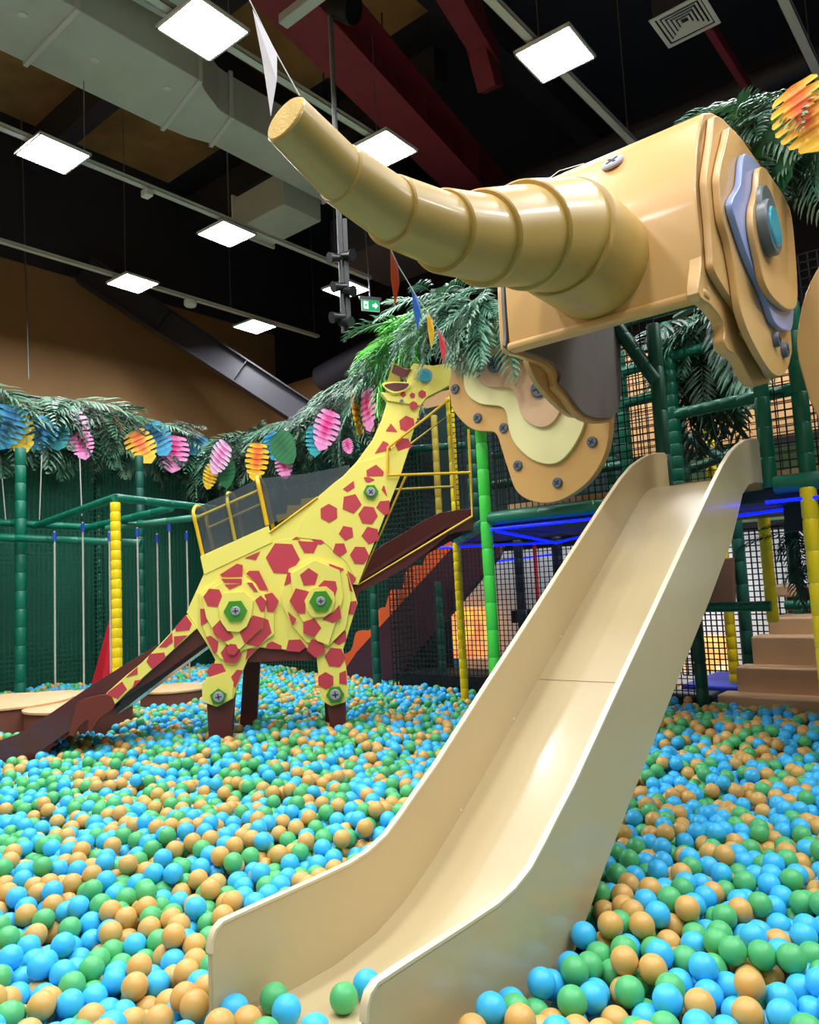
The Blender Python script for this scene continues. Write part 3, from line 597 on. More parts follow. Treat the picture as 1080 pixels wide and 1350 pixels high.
p4 = [(-.3, 3.36), (-.7, 3.4), (-.86, 3.39), (-.96, 3.33), (-1.04, 3.19), (-1.17, 3.04), (-1.21, 2.91), (-1.15, 2.77), (-1.05, 2.64), (-.72, 2.62), (-.45, 2.68), (-.32, 2.8), (-.26, 3.1)]
prism('eye_panel', pl(p4, .967), E1*.034, m_ele, el, bevel=.005, smooth=40)
def disc_s(name, s0, s1, q, z, r, m, par, n=32, bev=.008):
    v, f = g_lathe(W(s0, q, z), W(s1, q, z), [(0, r), (abs(s1-s0)-bev, r), (abs(s1-s0), r-bev)], n); return obj(name, v, f, m, par, smooth=40)
eye = disc_s('eye_ring', 1.0, 1.055, -.99, 2.98, .15, m_eyer, el)
disc_s('eye_lens', 1.055, 1.065, -.99, 2.98, .11, m_eye, eye)
disc_s('eyebrow', 1.0, 1.03, -.93, 3.07, .17, m_eyer, el)
# far side, mirrored about the middle plane
def mir(s): return 2*SM-s
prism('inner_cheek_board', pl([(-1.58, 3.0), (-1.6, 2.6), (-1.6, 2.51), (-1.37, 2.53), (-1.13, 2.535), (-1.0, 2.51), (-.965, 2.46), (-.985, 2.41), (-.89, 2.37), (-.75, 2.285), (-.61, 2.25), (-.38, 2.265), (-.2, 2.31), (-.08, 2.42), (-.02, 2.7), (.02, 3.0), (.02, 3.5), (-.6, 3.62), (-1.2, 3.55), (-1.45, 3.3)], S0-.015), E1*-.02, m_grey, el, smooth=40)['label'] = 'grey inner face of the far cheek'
prism('cheek_panel', pl([(-1.56, 3.0), (-1.58, 2.6), (-1.56, 2.5), (-1.42, 2.5), (-1.15, 2.5), (-1.06, 2.47), (-1.03, 2.41), (-1.02, 2.37), (-.92, 2.33), (-.78, 2.25), (-.62, 2.215), (-.4, 2.23), (-.2, 2.28), (-.07, 2.42), (-.01, 2.7), (0.02, 3.0), (.02, 3.5), (-.6, 3.64), (-1.2, 3.57), (-1.47, 3.3)], S0-.036), E1*-.037, m_ele, el, bevel=.005, smooth=40)
for pp, s_, nm, mm in ((p2, S0-.075, 'cheek_panel', m_ele), (p3, S0-.114, 'blue_cheek_panel', m_lav), (p4, S0-.15, 'eye_panel', m_ele)):
    o = prism(nm, pl([(a+.06, z) for a, z in pp], s_), E1*-.036, mm, el, bevel=.005, smooth=40)
    if mm is m_lav: o['label'] = 'periwinkle blue cheek plate'
e2_ = disc_s('eye_ring', S0-.186, S0-.24, -.93, 2.98, .15, m_eyer, el); disc_s('eye_lens', S0-.24, S0-.25, -.93, 2.98, .11, m_eye, e2_)
# trunk
TS = [((376, 156), (456, 236), 35, 37), ((447, 228), (524, 282), 40, 41), ((514, 277), (592, 307), 46, 47.5), ((582, 305), (646, 316), 54, 55), ((634, 315), (700, 311), 62, 64), ((690, 311), (747, 312), 70, 72)]
def tpt(p): return ons(p[0], p[1], SM)
for i, (a, c, r0, r1) in enumerate(TS):
    P, Q = tpt(a), tpt(c); da = (M3.T@(P-EYE))[2]/FPX; dc = (M3.T@(Q-EYE))[2]/FPX
    L = np.linalg.norm(Q-P); R0, R1 = r0*da*1.0, r1*dc*1.0
    v, f = g_lathe(P, Q, [(0, R0-.006), (.006, R0), (L*.5, (R0+R1)/2), (L, R1)], 48)
    sg = obj('trunk_segment', v, f, m_trunk, el, smooth=40)
    if i == 0:
        d = (Q-P)/L; v, f = g_lathe(P-d*.003, P+d*.002, [(0, R0-.008), (.004, R0-.004)], 48); obj('trunk_end', v, f, m_tip, sg)
P, Q = tpt((738, 312)), W(SM, -1.6, 2.83); L = np.linalg.norm(Q-P); dp = (M3.T@(P-EYE))[2]/FPX
v, f = g_lathe(P, Q+(Q-P)/L*.05, [(0, 80*dp-.006), (.006, 80*dp), (L+.05, .30)], 48); obj('trunk_segment', v, f, m_trunk, el, smooth=40)
# ears
def screw(name, c, n, r, m, par, th=.02, rot=.2):
    n = np.array(n, float); n /= np.linalg.norm(n); x, y, d = frame(n)
    v, f = g_lathe(c, c+n*th, [(0, r), (th*.6, r), (th, r*.86)], 24); sc = obj(name, v, f, m, par, smooth=40)
    cr = MB()
    for a in (rot, rot+PI/2):
        ex = x*math.cos(a)+y*math.sin(a); ey = np.cross(n, ex); cr.add(*g_box(c+n*(th+.001), ex, ey, n, r*1.15, r*.2, .004))
    cr.build('cross_slot', m_slot, sc); return sc
k6 = 3.6; o6 = (560, 420)
def earpts(pts, q): return [SQ(onq(o6[0]+x/k6, o6[1]+y/k6, q))[::2] for x, y in pts]
QE = -.2
ear_o = earpts([(150, 180), (130, 240), (115, 310), (120, 370), (140, 440), (190, 500), (240, 530), (300, 536), (330, 540), (348, 565), (365, 620), (400, 730), (430, 810), (480, 855), (560, 875), (650, 860), (760, 790), (830, 700), (868, 600), (882, 480), (880, 300), (800, 100), (650, -20), (480, -30), (300, 30), (200, 100)], QE)
ear_c = earpts([(208, 190), (195, 300), (215, 365), (270, 405), (330, 414), (375, 422), (398, 455), (410, 530), (440, 600), (510, 665), (590, 692), (660, 672), (730, 585), (772, 470), (780, 300), (700, 120), (560, 50), (400, 60), (270, 110)], QE)
ear_p = earpts([(275, 210), (268, 285), (305, 325), (370, 332), (430, 340), (455, 385), (480, 465), (530, 510), (592, 518), (645, 475), (676, 385), (680, 250), (600, 130), (450, 100), (320, 130)], QE)
scr = earpts([(355, 225), (563, 342), (210, 130), (146, 335), (253, 472), (377, 520), (444, 698), (632, 780), (796, 586)], QE)
for side in (1, -1):
    def fx(s): return s if side == 1 else 2*SM-s+.06
    def lay(pts, q, k=5): return [W(fx(p[0]), q, p[1]) for p in spline([(a, z, 0) for a, z in pts], k)]
    ear = prism('ear', lay(ear_o, QE), E2*.07, m_ele, el, bevel=.006, smooth=40)
    c_ = prism('ear_plate', lay(ear_c, QE-.03), E2*.03, m_cream, ear, bevel=.004, smooth=40); c_['label'] = 'cream ear plate'
    p_ = prism('ear_plate', lay(ear_p, QE-.06), E2*.03, m_pink, ear, bevel=.004, smooth=40); p_['label'] = 'rose tan inner ear plate'
    for i, (s, z) in enumerate(scr):
        screw('screw', W(fx(s), QE-(.06 if i < 2 else 0), z), -E2, .066 if i < 2 else .041, m_screw, ear, .03 if i < 2 else .02, rot=.15+.1*i)
# screws on the forehead and cheek
for q, z, s in ((-1.45, 3.42, .38), (-1.555, 3.2, .3), (-1.0, 3.69, .3)):
    i = min(range(len(prof)-1), key=lambda k: abs(prof[k][1]-z)); d = np.array(prof[i+1])-np.array(prof[i]); d /= np.linalg.norm(d)
    n = E2*(-d[1])+EZ*d[0]; qq = np.interp(z, [p[1] for p in prof], [p[0] for p in prof])
    screw('screw', W(s, qq, z), n, .062, m_screwl, el, .02, .75)
for px, py in ((1021, 448), (1032, 462)):
    screw('screw', ons(px, py, .93), E1, .045, m_screw, el, .03, .1)

# ================================================================== GIRAFFE SLIDE
GX = (E1+E2)/math.sqrt(2); GN = np.array([GX[1], -GX[0], 0]); G0 = np.array([-.72, 6.62, 0])
def G(x, y, o=0): return onplane(x, y, G0+GN*o, GN)
def cA(x, y): return (230+x/4, 620+y/4)
def cB(x, y): return (230+x/4, 780+y/4)
def cC(x, y): return (440+x/4.909, 460+y/4.909)
def cD(x, y): return (440+x/4.909, 620+y/4.909)
def cE(x, y): return (x/3.857, 800+y/3.857)
gi = thing('giraffe_slide', 'yellow giraffe with red spots carrying a brown slide into the ball pit', 'giraffe slide', (-1.2, 6.9, FL))
def gp(name, pts, o, th, m, par, **k):  # outline in px on the giraffe plane at offset o
    return prism(name, [G(x, y, o) for x, y in pts], -GN*th, m, par, **k)
body = gp('body_panel', [(268.7, 757), (300, 741), (359, 714), (385, 709), (423, 712), (457, 742), (464, 770), (471.5, 795), (466, 812), (452.5, 856), (457.5, 887), (459, 917), (455, 926), (437, 931), (424, 924), (421, 900), (417.5, 867), (403, 853), (395, 859), (372, 856), (342, 853.5), (326.5, 869), (319, 887), (307.5, 921), (286, 932), (267, 925), (266, 902), (275, 892), (284, 870), (271.5, 847), (246, 807)], .03, .05, m_gy, gi, bevel=.003)
haunch = gp('haunch_plate', [(262.5, 782), (290, 763), (316, 756), (348, 775), (361, 792), (361.5, 836), (340, 852), (320, 857), (304, 873), (290, 868), (276, 848), (268, 828)], .055, .024, m_gy, gi, bevel=.002)
haunch2 = gp('haunch_plate', [(266, 785), (292, 768), (332, 768), (351, 790), (348, 815), (330, 842), (316, 856), (300, 850), (284, 836), (272, 815)], .078, .022, m_gy, gi, bevel=.002)
oct1 = gp('octagon_plate', [cA(*p) for p in ((260, 645), (372, 640), (416, 688), (405, 770), (380, 825), (340, 853), (280, 848), (246, 800), (232, 715))], .105, .026, m_gy, gi, bevel=.002)
sh = gp('shoulder_plate', [(371, 784), (381, 750), (414, 735), (451, 747), (458, 760), (463, 790), (455, 830), (434, 851), (427, 851), (405, 847), (386, 826), (373, 800)], .055, .024, m_gy, gi, bevel=.002)
sh2 = gp('shoulder_plate', [(383, 757), (415, 738), (448, 752), (452.5, 788), (445, 812), (433, 850.5), (418, 845), (400, 820), (388, 800)], .078, .022, m_gy, gi, bevel=.002)
oct2 = gp('octagon_plate', [cA(*p) for p in ((722, 620), (800, 612), (840, 645), (848, 690), (830, 745), (795, 772), (728, 775), (700, 740), (686, 690))], .105, .026, m_gy, gi, bevel=.002)
neck = gp('neck_panel', [(359, 714), (355, 704), (419, 655), (440, 637), (452, 628), (470, 609), (491, 580), (503, 554), (511, 528), (555, 534), (546, 566), (527.5, 628), (472, 771), (464, 770), (457, 742), (423, 713), (386, 710)], .028, .046, m_gy, gi, bevel=.003)
nk2 = gp('neck_plate', [(419, 655), (440, 637), (452, 629), (470.5, 610), (509, 600), (540, 590), (527.5, 628), (472, 771), (458, 742), (424, 712), (390, 708), (395, 690)], .036, .02, m_gy, gi, bevel=.002)
foot1 = gp('foot_plate', [(266, 902), (276, 893), (300, 885), (308, 900), (306, 921), (286, 932), (267, 925)], .05, .022, m_gy, gi, bevel=.002)
head = gp('head_panel', [(502, 517), (511, 528), (554, 535), (563, 523.5), (593, 508), (612, 500), (622, 492), (626, 482), (612, 475), (596, 478), (571, 482), (545, 479), (540, 489), (536, 506), (523, 518.5)], .05, .1, m_gy, gi, bevel=.003)
guard = gp('side_guard', [(264, 733.5), (354, 693), (359, 715), (269, 757.5)], .04, .04, m_gy, gi, bevel=.003)
tail = gp('tail_panel', [cE(*p) for p in ((540, 440), (640, 350), (720, 285), (800, 205), (880, 120), (950, 40), (1000, 110), (880, 220), (760, 330), (640, 440), (585, 495))], .045, .04, m_gy, gi, bevel=.003)
tuft = gp('tail_tuft', spline([cE(*p)+(0,) for p in ((548, 446), (582, 490), (572, 520), (515, 562), (485, 600), (462, 640), (445, 622), (450, 578), (425, 590), (395, 620), (376, 655), (357, 650), (355, 622), (368, 575), (392, 490), (450, 462))], 3) if False else [tuple(p[:2]) for p in spline([cE(*p)+(0,) for p in ((548, 446), (582, 490), (572, 520), (515, 562), (485, 600), (462, 640), (445, 622), (450, 578), (425, 590), (395, 620), (376, 655), (357, 650), (355, 622), (368, 575), (392, 490), (450, 462))], 3)], .05, .04, m_tuft, gi, bevel=.003)
tuft['label'] = 'brown tail tuft'
gp('horn', [cC(*p) for p in ((345, 215), (385, 88), (466, 128), (507, 130), (476, 184), (440, 190), (430, 210))], .065, .02, m_ydull, gi, bevel=.002)
gp('horn_inlay', [cC(*p) for p in ((392, 98), (465, 133), (503, 132), (474, 178), (447, 184), (432, 205), (428, 178), (374, 150))], .07, .01, m_gb, gi)
earg = gp('giraffe_ear', [tuple(p[:2]) for p in spline([cC(*p)+(0,) for p in ((313, 222), (390, 211), (460, 215), (498, 223), (470, 265), (400, 287), (345, 265))], 3)], .085, .02, m_gy, gi, bevel=.002)
gp('ear_inlay', [tuple(p[:2]) for p in spline([cC(*p)+(0,) for p in ((328, 233), (390, 220), (455, 222), (487, 226), (465, 256), (405, 273), (352, 256))], 3)], .089, .01, m_gb, earg)
def gdisc(name, x, y, rpx, o, th, m, par, n=28, rot=0.):
    c = G(x, y, o-th); d = (M3.T@(c-EYE))[2]/FPX; r = rpx*d
    if n > 10: v, f = g_lathe(c, c+GN*th, [(0, r), (th*.7, r), (th, r*.94)], n); return obj(name, v, f, m, par, smooth=40)
    return prism(name, poly(c, r, n, rot, GX, EZ), GN*th, m, par, bevel=.002)
er = gdisc('eye_ring', 560.5, 496, 9.8, .085, .035, m_screwl, gi); gdisc('eye_lens', 560.5, 496, 7.6, .09, .01, m_eye, er)
def hexbolt(x, y, r, o, n, rot, rs, par, srot=.05):
    h = gdisc('hex_nut', x, y, r, o+.025, .025, m_gg, par, n, rot); c = G(x, y, o+.025); d = (M3.T@(c-EYE))[2]/FPX
    screw('screw_head', c, GN, rs*d, m_screwl, h, .015, srot)
hexbolt(*cA(323, 742), 15.2, .105, 6, 0, 6.2, gi); hexbolt(*cA(772, 690), 15, .105, 6, 0, 6, gi)
hexbolt(*cA(1036, 114), 10, .04, 6, 0, 6, gi, PI/4); hexbolt(*cB(233, 555), 11.2, .055, 5, .3, 7, gi, .15); hexbolt(*cB(848, 543), 12, .035, 6, 0, 7.2, gi)
screw('screw_head', G(*cC(440, 338), .05), GN, .02, m_screwl, gi, .01)
# spots
def spot(par, o, pts): gp('spot', pts, o+.006, .01, m_gr, par)
def nspot(par, o, cf, x, y, r, n, rot):
    k = 4 if cf in (cA, cB) else (3.857 if cf is cE else 4.909)
    X, Y = cf(x, y); spot(par, o, [(X+r/k*math.cos(rot+2*PI*i/n), Y+r/k*math.sin(rot+2*PI*i/n)) for i in range(n)])
for x, y, r, n, rot in ((450, 292, 20, 5, .3), (510, 300, 19, 5, -.5), (573, 292, 27, 6, .5), (517, 365, 28, 6, .5)): nspot(head, .05, cC, x, y, r, n, rot)
for x, y, r, n, rot in ((475, 485, 54, 6, .4), (452, 625, 54, 6, .1)): nspot(neck, .028, cC, x, y, r, n, rot)
for pts in (((370, 482), (412, 535), (338, 530)), ((320, 595), (352, 610), (372, 650), (267, 675)), ((375, 735), (435, 730), (450, 765), (437, 805), (365, 805), (358, 770))): spot(neck, .028, [cC(*p) for p in pts])
for pts in (((275, 748), (325, 795), (320, 820), (215, 822), (212, 785)),): spot(nk2, .036, [cC(*p) for p in pts])
for pts in (((195, 45), (225, 42), (265, 60), (225, 78), (205, 70)), ((130, 68), (135, 110), (90, 138), (60, 120)), ((322, 98), (330, 105), (347, 170), (310, 125)), ((300, 200), (362, 195), (360, 280), (325, 290), (275, 240))): spot(nk2, .036, [cD(*p) for p in pts])
for x, y, r, n, rot in ((115, 215, 66, 5, 1.35), (222, 290, 63, 6, .1), (83, 405, 50, 5, -.75), (40, 512, 48, 5, .3), (168, 550, 63, 6, 0.05)): nspot(nk2, .036, cD, x, y, r, n, rot)
nspot(nk2, .036, cD, 240, 420, 60, 5, .55)
nspot(nk2, .036, cA, 815, 226, 50, 6, .5)
nspot(neck, .028, cA, 769, 344, 50, 6, .5)
spot(neck, .028, [cA(*p) for p in ((620, 365), (640, 352), (665, 366))])
B_ = body
nspot(body, .03, cA, 572, 465, 90, 6, .05)
for pts in (((370, 462), (452, 428), (430, 472)), ((650, 372), (760, 380), (735, 435), (685, 435)), ((912, 530), (965, 568), (935, 605))): spot(body, .03, [cA(*p) for p in pts])
for pts in (((875, 560), (912, 545), (940, 640), (900, 622)), ((910, 695), (960, 688), (962, 705), (945, 762), (908, 755))): spot(body, .03, [cA(*p) for p in pts])
for pts in (((870, 430), (905, 415), (910, 490), (870, 485)), ((602, 255), (665, 252), (695, 292), (660, 318), (588, 312)), ((490, 275), (515, 262), (565, 285), (565, 305), (480, 300)), ((385, 305), (440, 303), (375, 360)), ((295, 455), (330, 412), (360, 415), (320, 510))): spot(body, .03, [cB(*p) for p in pts])
for x, y, r, n, rot in ((865, 235, 47, 6, .5), (848, 347, 56, 6, .1), (798, 470, 46, 6, .5), (222, 425, 53, 6, .05)): nspot(body, .03, cB, x, y, r, n, rot)
nspot(sh, .055, cB, 748, 297, 52, 5, 0.4)
for pts in (((165, 240), (190, 232), (232, 265), (225, 315), (210, 330)),): spot(haunch, .055, [cB(*p) for p in pts])
nspot(haunch, .055, cB, 300, 328, 56, 6, .1)
nspot(haunch2, .078, cB, 305, 305, 33, 6, .1)
for pts in (((240, 550), (330, 492), (360, 500), (358, 560), (250, 562)), ((378, 545), (395, 530), (445, 530), (495, 632), (450, 632), (420, 580)), ((475, 655), (515, 645), (551, 690), (520, 750), (490, 745))): spot(haunch, .055, [cA(*p) for p in pts])
for pts in (((245, 572), (355, 572), (355, 595), (262, 592)), ((265, 602), (355, 599), (290, 630)), ((382, 592), (410, 592), (440, 640), (420, 640)), ((425, 685), (455, 660), (485, 690), (475, 745), (455, 745))): spot(haunch2, .078, [cA(*p) for p in pts])
nspot(haunch2, .078, cA, 205, 672, 53, 6, .1)
spot(haunch, .055, [cB(*p) for p in ((135, 90), (170, 92), (190, 135), (180, 155), (140, 182))])
spot(haunch2, .078, [cB(*p) for p in ((200, 190), (240, 150), (312, 235), (305, 245), (262, 265), (212, 230))])
spot(haunch2, .078, [cB(*p) for p in ((345, 215), (415, 125), (472, 140), (460, 190), (370, 275))])
spot(haunch, .055, [cB(*p) for p in ((375, 275), (465, 195), (475, 140), (495, 150), (512, 215), (440, 292))])
nspot(sh2, .078, cA, 710, 565, 50, 5, .9)
for pts in (((598, 535), (620, 545), (612, 595), (578, 608)), ((815, 492), (895, 520), (860, 548), (822, 520))): spot(sh, .055, [cA(*p) for p in pts])
for pts in (((757, 612), (790, 580), (850, 585), (858, 625), (845, 665), (800, 620)), ((640, 622), (712, 640), (690, 700), (690, 755), (650, 755), (607, 690))): spot(sh2, .078, [cA(*p) for p in pts])
for pts in (((870, 70), (880, 140), (835, 165), (780, 145), (800, 130), (840, 105)), ((597, 105), (643, 145), (622, 182))): spot(sh2, .078, [cB(*p) for p in pts])
nspot(sh2, .078, cB, 722, 190, 52, 5, .0)
for pts in (((945, 42), (975, 85), (962, 118), (895, 125), (890, 105)), ((875, 130), (878, 180), (845, 205), (808, 205)), ((885, 150), (952, 145), (885, 212)), ((760, 240), (835, 232), (842, 262), (775, 318), (745, 280)), ((698, 305), (700, 342), (640, 358)), ((620, 380), (645, 420), (600, 468), (552, 452), (545, 437)), ((685, 375), (722, 370), (672, 418))): spot(tail, .045, [cE(*p) for p in pts])
# brown legs (near and far side) down under the balls
def leg(pts, o, th, m, dy=0): 
    P = [G(x, y, o)-GN*0 for x, y in pts]; P[2] = P[2]*1.0; return P
def legbox(top, bot, o, th, m):
    a, c = [G(x, y, o) for x, y in top]; d, e = [G(x, y, o) for x, y in bot]
    for P in (d, e): P[2] = FL
    prism('leg', [a, c, e, d], -GN*th, m, gi, bevel=.004)
legbox([(430, 915), (456, 915)], [(440, 975), (455, 975)], .0, .1, m_gb)
legbox([(272, 915), (309, 915)], [(277, 985), (300, 985)], .0, .12, m_gb)
legbox([(322, 868), (343, 868)], [(312, 965), (334, 930)], -.62, .08, m_gb)
legbox([(425, 868), (452, 868)], [(430, 965), (448, 965)], -.62, .08, m_gb)
gp('belly_beam', [(322, 872), (342, 851), (372, 855), (404, 851), (418, 866), (418, 870), (330, 873)], .0, .6, m_gb, gi)
# chute
topx = [(-70, 990), (0, 976), (23, 968), (70, 938), (124, 901), (172, 871.5), (220, 843), (270, 812), (340, 768)]
botx = [(340, 825), (300, 828), (258, 856), (215, 888), (151, 928), (120, 948), (85, 968), (55, 990), (38, 1004), (0, 1016), (-70, 1024)]
gp('chute_wall', topx+botx, -.005, .03, m_chute, gi, bevel=.004)
gp('chute_wall', topx+botx, -.66, .03, m_chute, gi, bevel=.004)
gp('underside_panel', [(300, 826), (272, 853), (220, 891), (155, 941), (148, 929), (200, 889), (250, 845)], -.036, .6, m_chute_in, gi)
bedx = [(-70, 1012), (0, 1003), (38, 992), (85, 962), (151, 920), (215, 880), (300, 822), (420, 776), (472, 764), (550, 715), (590, 690), (625, 688)]
V = []; Fc = []
for k, (x, y) in enumerate(bedx):
    P = G(x, y, -.034); V += [P, P-GN*.62, P-EZ*.03, P-GN*.62-EZ*.03]
for k in range(len(bedx)-1):
    a = 4*k; c = a+4; Fc += [(a, c, c+1, a+1), (a+2, a+3, c+3, c+2), (a, a+2, c+2, c), (a+1, c+1, c+3, a+3)]
Fc += [(0, 1, 3, 2), (len(V)-4, len(V)-2, len(V)-1, len(V)-3)]
obj('chute_bed', V, Fc, m_chute, gi, smooth=35)
gp('chute_wall', [cD(*p) for p in ((905, 305), (520, 530), (160, 745), (118, 748), (140, 800), (300, 725), (500, 610), (640, 505), (750, 412), (830, 393), (905, 386))], -.005, .03, m_chute, gi, bevel=.003)
gp('chute_wall', [cD(*p) for p in ((905, 250), (800, 255), (690, 275), (610, 310), (540, 350), (430, 420), (320, 480), (240, 545), (150, 745), (500, 600), (905, 380))], -.66, .03, m_chute, gi, bevel=.003)
gp('end_panel', [(466, 770), (476, 768), (472, 790), (466, 800)], -.01, .6, m_chute, gi)
# yellow rails of the entrance cage
def rail(pts, o, r=.012, name='cage_rail', m=m_ybar):
    v, f = g_tube([G(x, y, o) for x, y in pts], r, 8); obj(name, v, f, m, gi, smooth=50)
rail([cC(350, 820), cC(350, 640), cC(745, 330)], .07); rail([cC(350, 818), cC(885, 800)], .07); rail([cC(872, 520), cC(885, 800), cD(897, 298), cD(160, 742), cD(468, 35)], .0)
rail([cC(500, 615), cC(755, 420), cC(790, 980)], -.62, .014, m=m_ydull); rail([cC(400, 910), cC(775, 890)], -.62, m=m_ydull)
# canopy hoops, rails and net
def hoop(foot, should, apex, farfoot_dy=0, r=.016, m=m_ybar):
    a, b_, c = G(*foot, .0), G(*should, .0), G(*apex, -.12)
    fa, fb, fc = a-GN*.66, b_-GN*.66, c-GN*.42
    v, f = g_tube(spline([a, a*.4+b_*.6, b_, c, fc, fb, fa*.4+fb*.6, fa], 5, False), r, 8); obj('canopy_hoop', v, f, m, gi, smooth=50)
hoop(cA(150, 450), cA(100, 225), cA(118, 190)); hoop(cA(320, 368), cA(280, 170), cA(285, 120), m=m_ydull); hoop(cA(490, 290), cA(440, 60), cA(440, 38), r=.02)
rail([cA(112, 252), cA(440, 108)], -.02, .014, 'canopy_rail', m_ydull); rail([cA(185, 302), cA(455, 180)], -.62, .014, 'canopy_rail', m_ydull)
rail([cA(500, 330), cA(755, 143)], .04, .01, 'canopy_rail')
gp('stair_edge', [cA(*p) for p in ((545, 275), (535, 235), (590, 228), (597, 185), (665, 183), (670, 150), (755, 141), (640, 225))], -.3, .04, m_ydull, gi)
mn = D.materials.new('canopy_mesh'); mn.use_nodes = True; nt = mn.node_tree; bs = nt.nodes['Principled BSDF']; bs.inputs['Base Color'].default_value = (*lin((70, 82, 88)), 1); bs.inputs['Roughness'].default_value = .7
tr = nt.nodes.new('ShaderNodeBsdfTransparent'); mx = nt.nodes.new('ShaderNodeMixShader'); mx.inputs[0].default_value = .55
nt.links.new(tr.outputs[0], mx.inputs[1]); nt.links.new(bs.outputs[0], mx.inputs[2]); nt.links.new(mx.outputs[0], nt.nodes['Material Output'].inputs[0])
ct = [cA(112, 205), cA(180, 165), cA(280, 125), cA(440, 45), cA(690, 18), cA(860, -15), cA(925, -30)]
cb = [cA(150, 450), cA(225, 415), cA(320, 368), cA(490, 290), cA(660, 215), cA(755, 145), cA(925, 10)]
V = []; Fc = []
for i in range(7):
    t_ = G(*ct[i], -.01); V += [G(*cb[i], -.01), t_, t_-GN*.62, G(*cb[i], -.63)]
for i in range(6):
    a = 4*i; c = a+4
    for k in range(3): Fc.append((a+k, c+k, c+k+1, a+k+1))
obj('canopy_net', V, Fc, mn, gi)['label'] = 'thin grey mesh cover'
# ================================================================== FOLIAGE
def frond_mesh(name, m, n=20, seed=0, droop=.35, width=.34):
    rnd = random.Random(seed); mb = MB(); pts = []
    for i in range(n+1):
        t = i/n; pts.append(np.array([0, t-.06*t*t, .12*t-droop*t*t]))
    v, f = g_tube(pts[::2], .007, 5); mb.add(v, f)
    for i in range(1, n+1):
        t = i/n; p = pts[i]; L = width*(math.sin(PI*min(1, .12+.86*t))**.6)*(1 if t < .9 else .8)
        for sx in (-1, 1):
            a = 1.0-.55*t+rnd.uniform(-.1, .1); d = np.array([sx*math.sin(a), math.cos(a), .1+rnd.uniform(-.12, .12)]); d /= np.linalg.norm(d)
            side = np.cross(d, [0, 0, 1.]); side /= np.linalg.norm(side); w = .019+.004*rnd.random(); dr = np.array([0, 0, -L*.28])
            b0 = p; m1 = p+d*L*.35; m2 = p+d*L*.7+dr*.4; tp = p+d*L+dr
            up = np.array([0, 0, .006])
            V = [b0, m1-side*w, m1+up, m1+side*w, m2-side*w*.8, m2+up, m2+side*w*.8, tp]
            mb.add(V, [(0, 1, 2), (0, 2, 3), (1, 4, 5, 2), (2, 5, 6, 3), (4, 7, 5), (5, 7, 6)])
    me = D.meshes.new(name); me.from_pydata([tuple(x) for x in mb.v], [], mb.f); me.materials.append(m)
    return me
FM = {}
for i, (nm, m) in enumerate((('g', m_fr), ('y', m_frg), ('b', m_frb), ('d', m_frd))):
    FM[nm] = [frond_mesh('palm_frond', m, 15, 10*i+j, (.25, .45, .6)[j], (.34, .38, .34)[j]) for j in range(3)]
def place_frond(parent, pos, d, L, kind, rnd, up=None):
    o = D.objects.new('palm_frond', rnd.choice(FM[kind])); COL.objects.link(o); o.parent = parent
    d = np.array(d, float); d /= np.linalg.norm(d); upv = np.array([0, 0, 1.]) if up is None else np.array(up, float)
    x = np.cross(d, upv); x = x/np.linalg.norm(x) if np.linalg.norm(x) > 1e-3 else np.array([1., 0, 0]); z = np.cross(x, d)
    p = np.array(pos)-off(parent); mt = Matrix.Identity(4)
    for i in range(3): mt[i][0] = x[i]*L; mt[i][1] = d[i]*L; mt[i][2] = z[i]*L; mt[i][3] = p[i]
    o.matrix_basis = mt; return o
def garland(label, path, n, out, kinds, L0=.6, L1=.85, seed=1, hang=.55, spread=.5):
    rnd = random.Random(seed); P = [np.array(p, float) for p in path]
    t = thing('palm_garland', label, 'palm garland', sum(P)/len(P))
    seg = [np.linalg.norm(P[i+1]-P[i]) for i in range(len(P)-1)]; T = sum(seg); v, f = g_tube(P, .03, 6); obj('garland_stem', v, f, m_frd, t)
    for i in range(n):
        u = (i+rnd.random())/n*T; k = 0
        while k < len(seg)-1 and u > seg[k]: u -= seg[k]; k += 1
        w = u/seg[k]; p = P[k]*(1-w)+P[k+1]*w; al = (P[k+1]-P[k])/seg[k]
        row = i % 3
        d = np.array(out)*rnd.uniform(.35, .9)+al*rnd.uniform(-spread, spread)*1.4+EZ*((-.15, -.5, -hang-.5)[row]+rnd.uniform(-.2, .2))
        pp = p+np.array(out)*rnd.uniform(0, .1)+EZ*(rnd.uniform(-.12, .02) if row == 0 else rnd.uniform(-.35, .0))
        place_frond(t, pp, d, rnd.uniform(L0, L1), rnd.choice(kinds), rnd, up=np.array(out)*.6+EZ*.6)
    return t
garland('palm frond garland along the left net wall, stretch nearest the left edge', [W(-9.5, -3.0, 4.3), W(-9.5, -.6, 4.3), W(-9.5, .7, 4.27)], 80, E1, 'gyydgd', .85, 1.1, 1)
garland('palm frond garland along the left net wall, stretch next to the corner', [W(-9.5, .6, 4.27), W(-9.5, 1.8, 4.2), W(-9.4, 3.0, 3.95)], 62, E1, 'gyydgd', .75, 1.0, 11)
garland('palm frond garland along the back net wall beside the corner', [W(-9.4, 2.7, 3.8), W(-8, 2.75, 3.82), W(-7.3, 2.75, 3.84)], 54, -E2, 'gygydd', .75, 1.0, 2)
garland('palm frond garland along the back net wall left of the giraffe', [W(-7.4, 2.75, 3.84), W(-6.5, 2.75, 3.86), W(-5.3, 2.7, 4.2)], 54, -E2, 'gygydd', .75, 1.0, 12)
garland('palm frond garland rising behind the giraffe head', [W(-5.2, 2.3, 4.0), W(-4.3, 2.2, 4.25), W(-3.6, 1.9, 4.4)], 60, -E2*.7-E1*.3, 'gyg', .6, .9, 3)
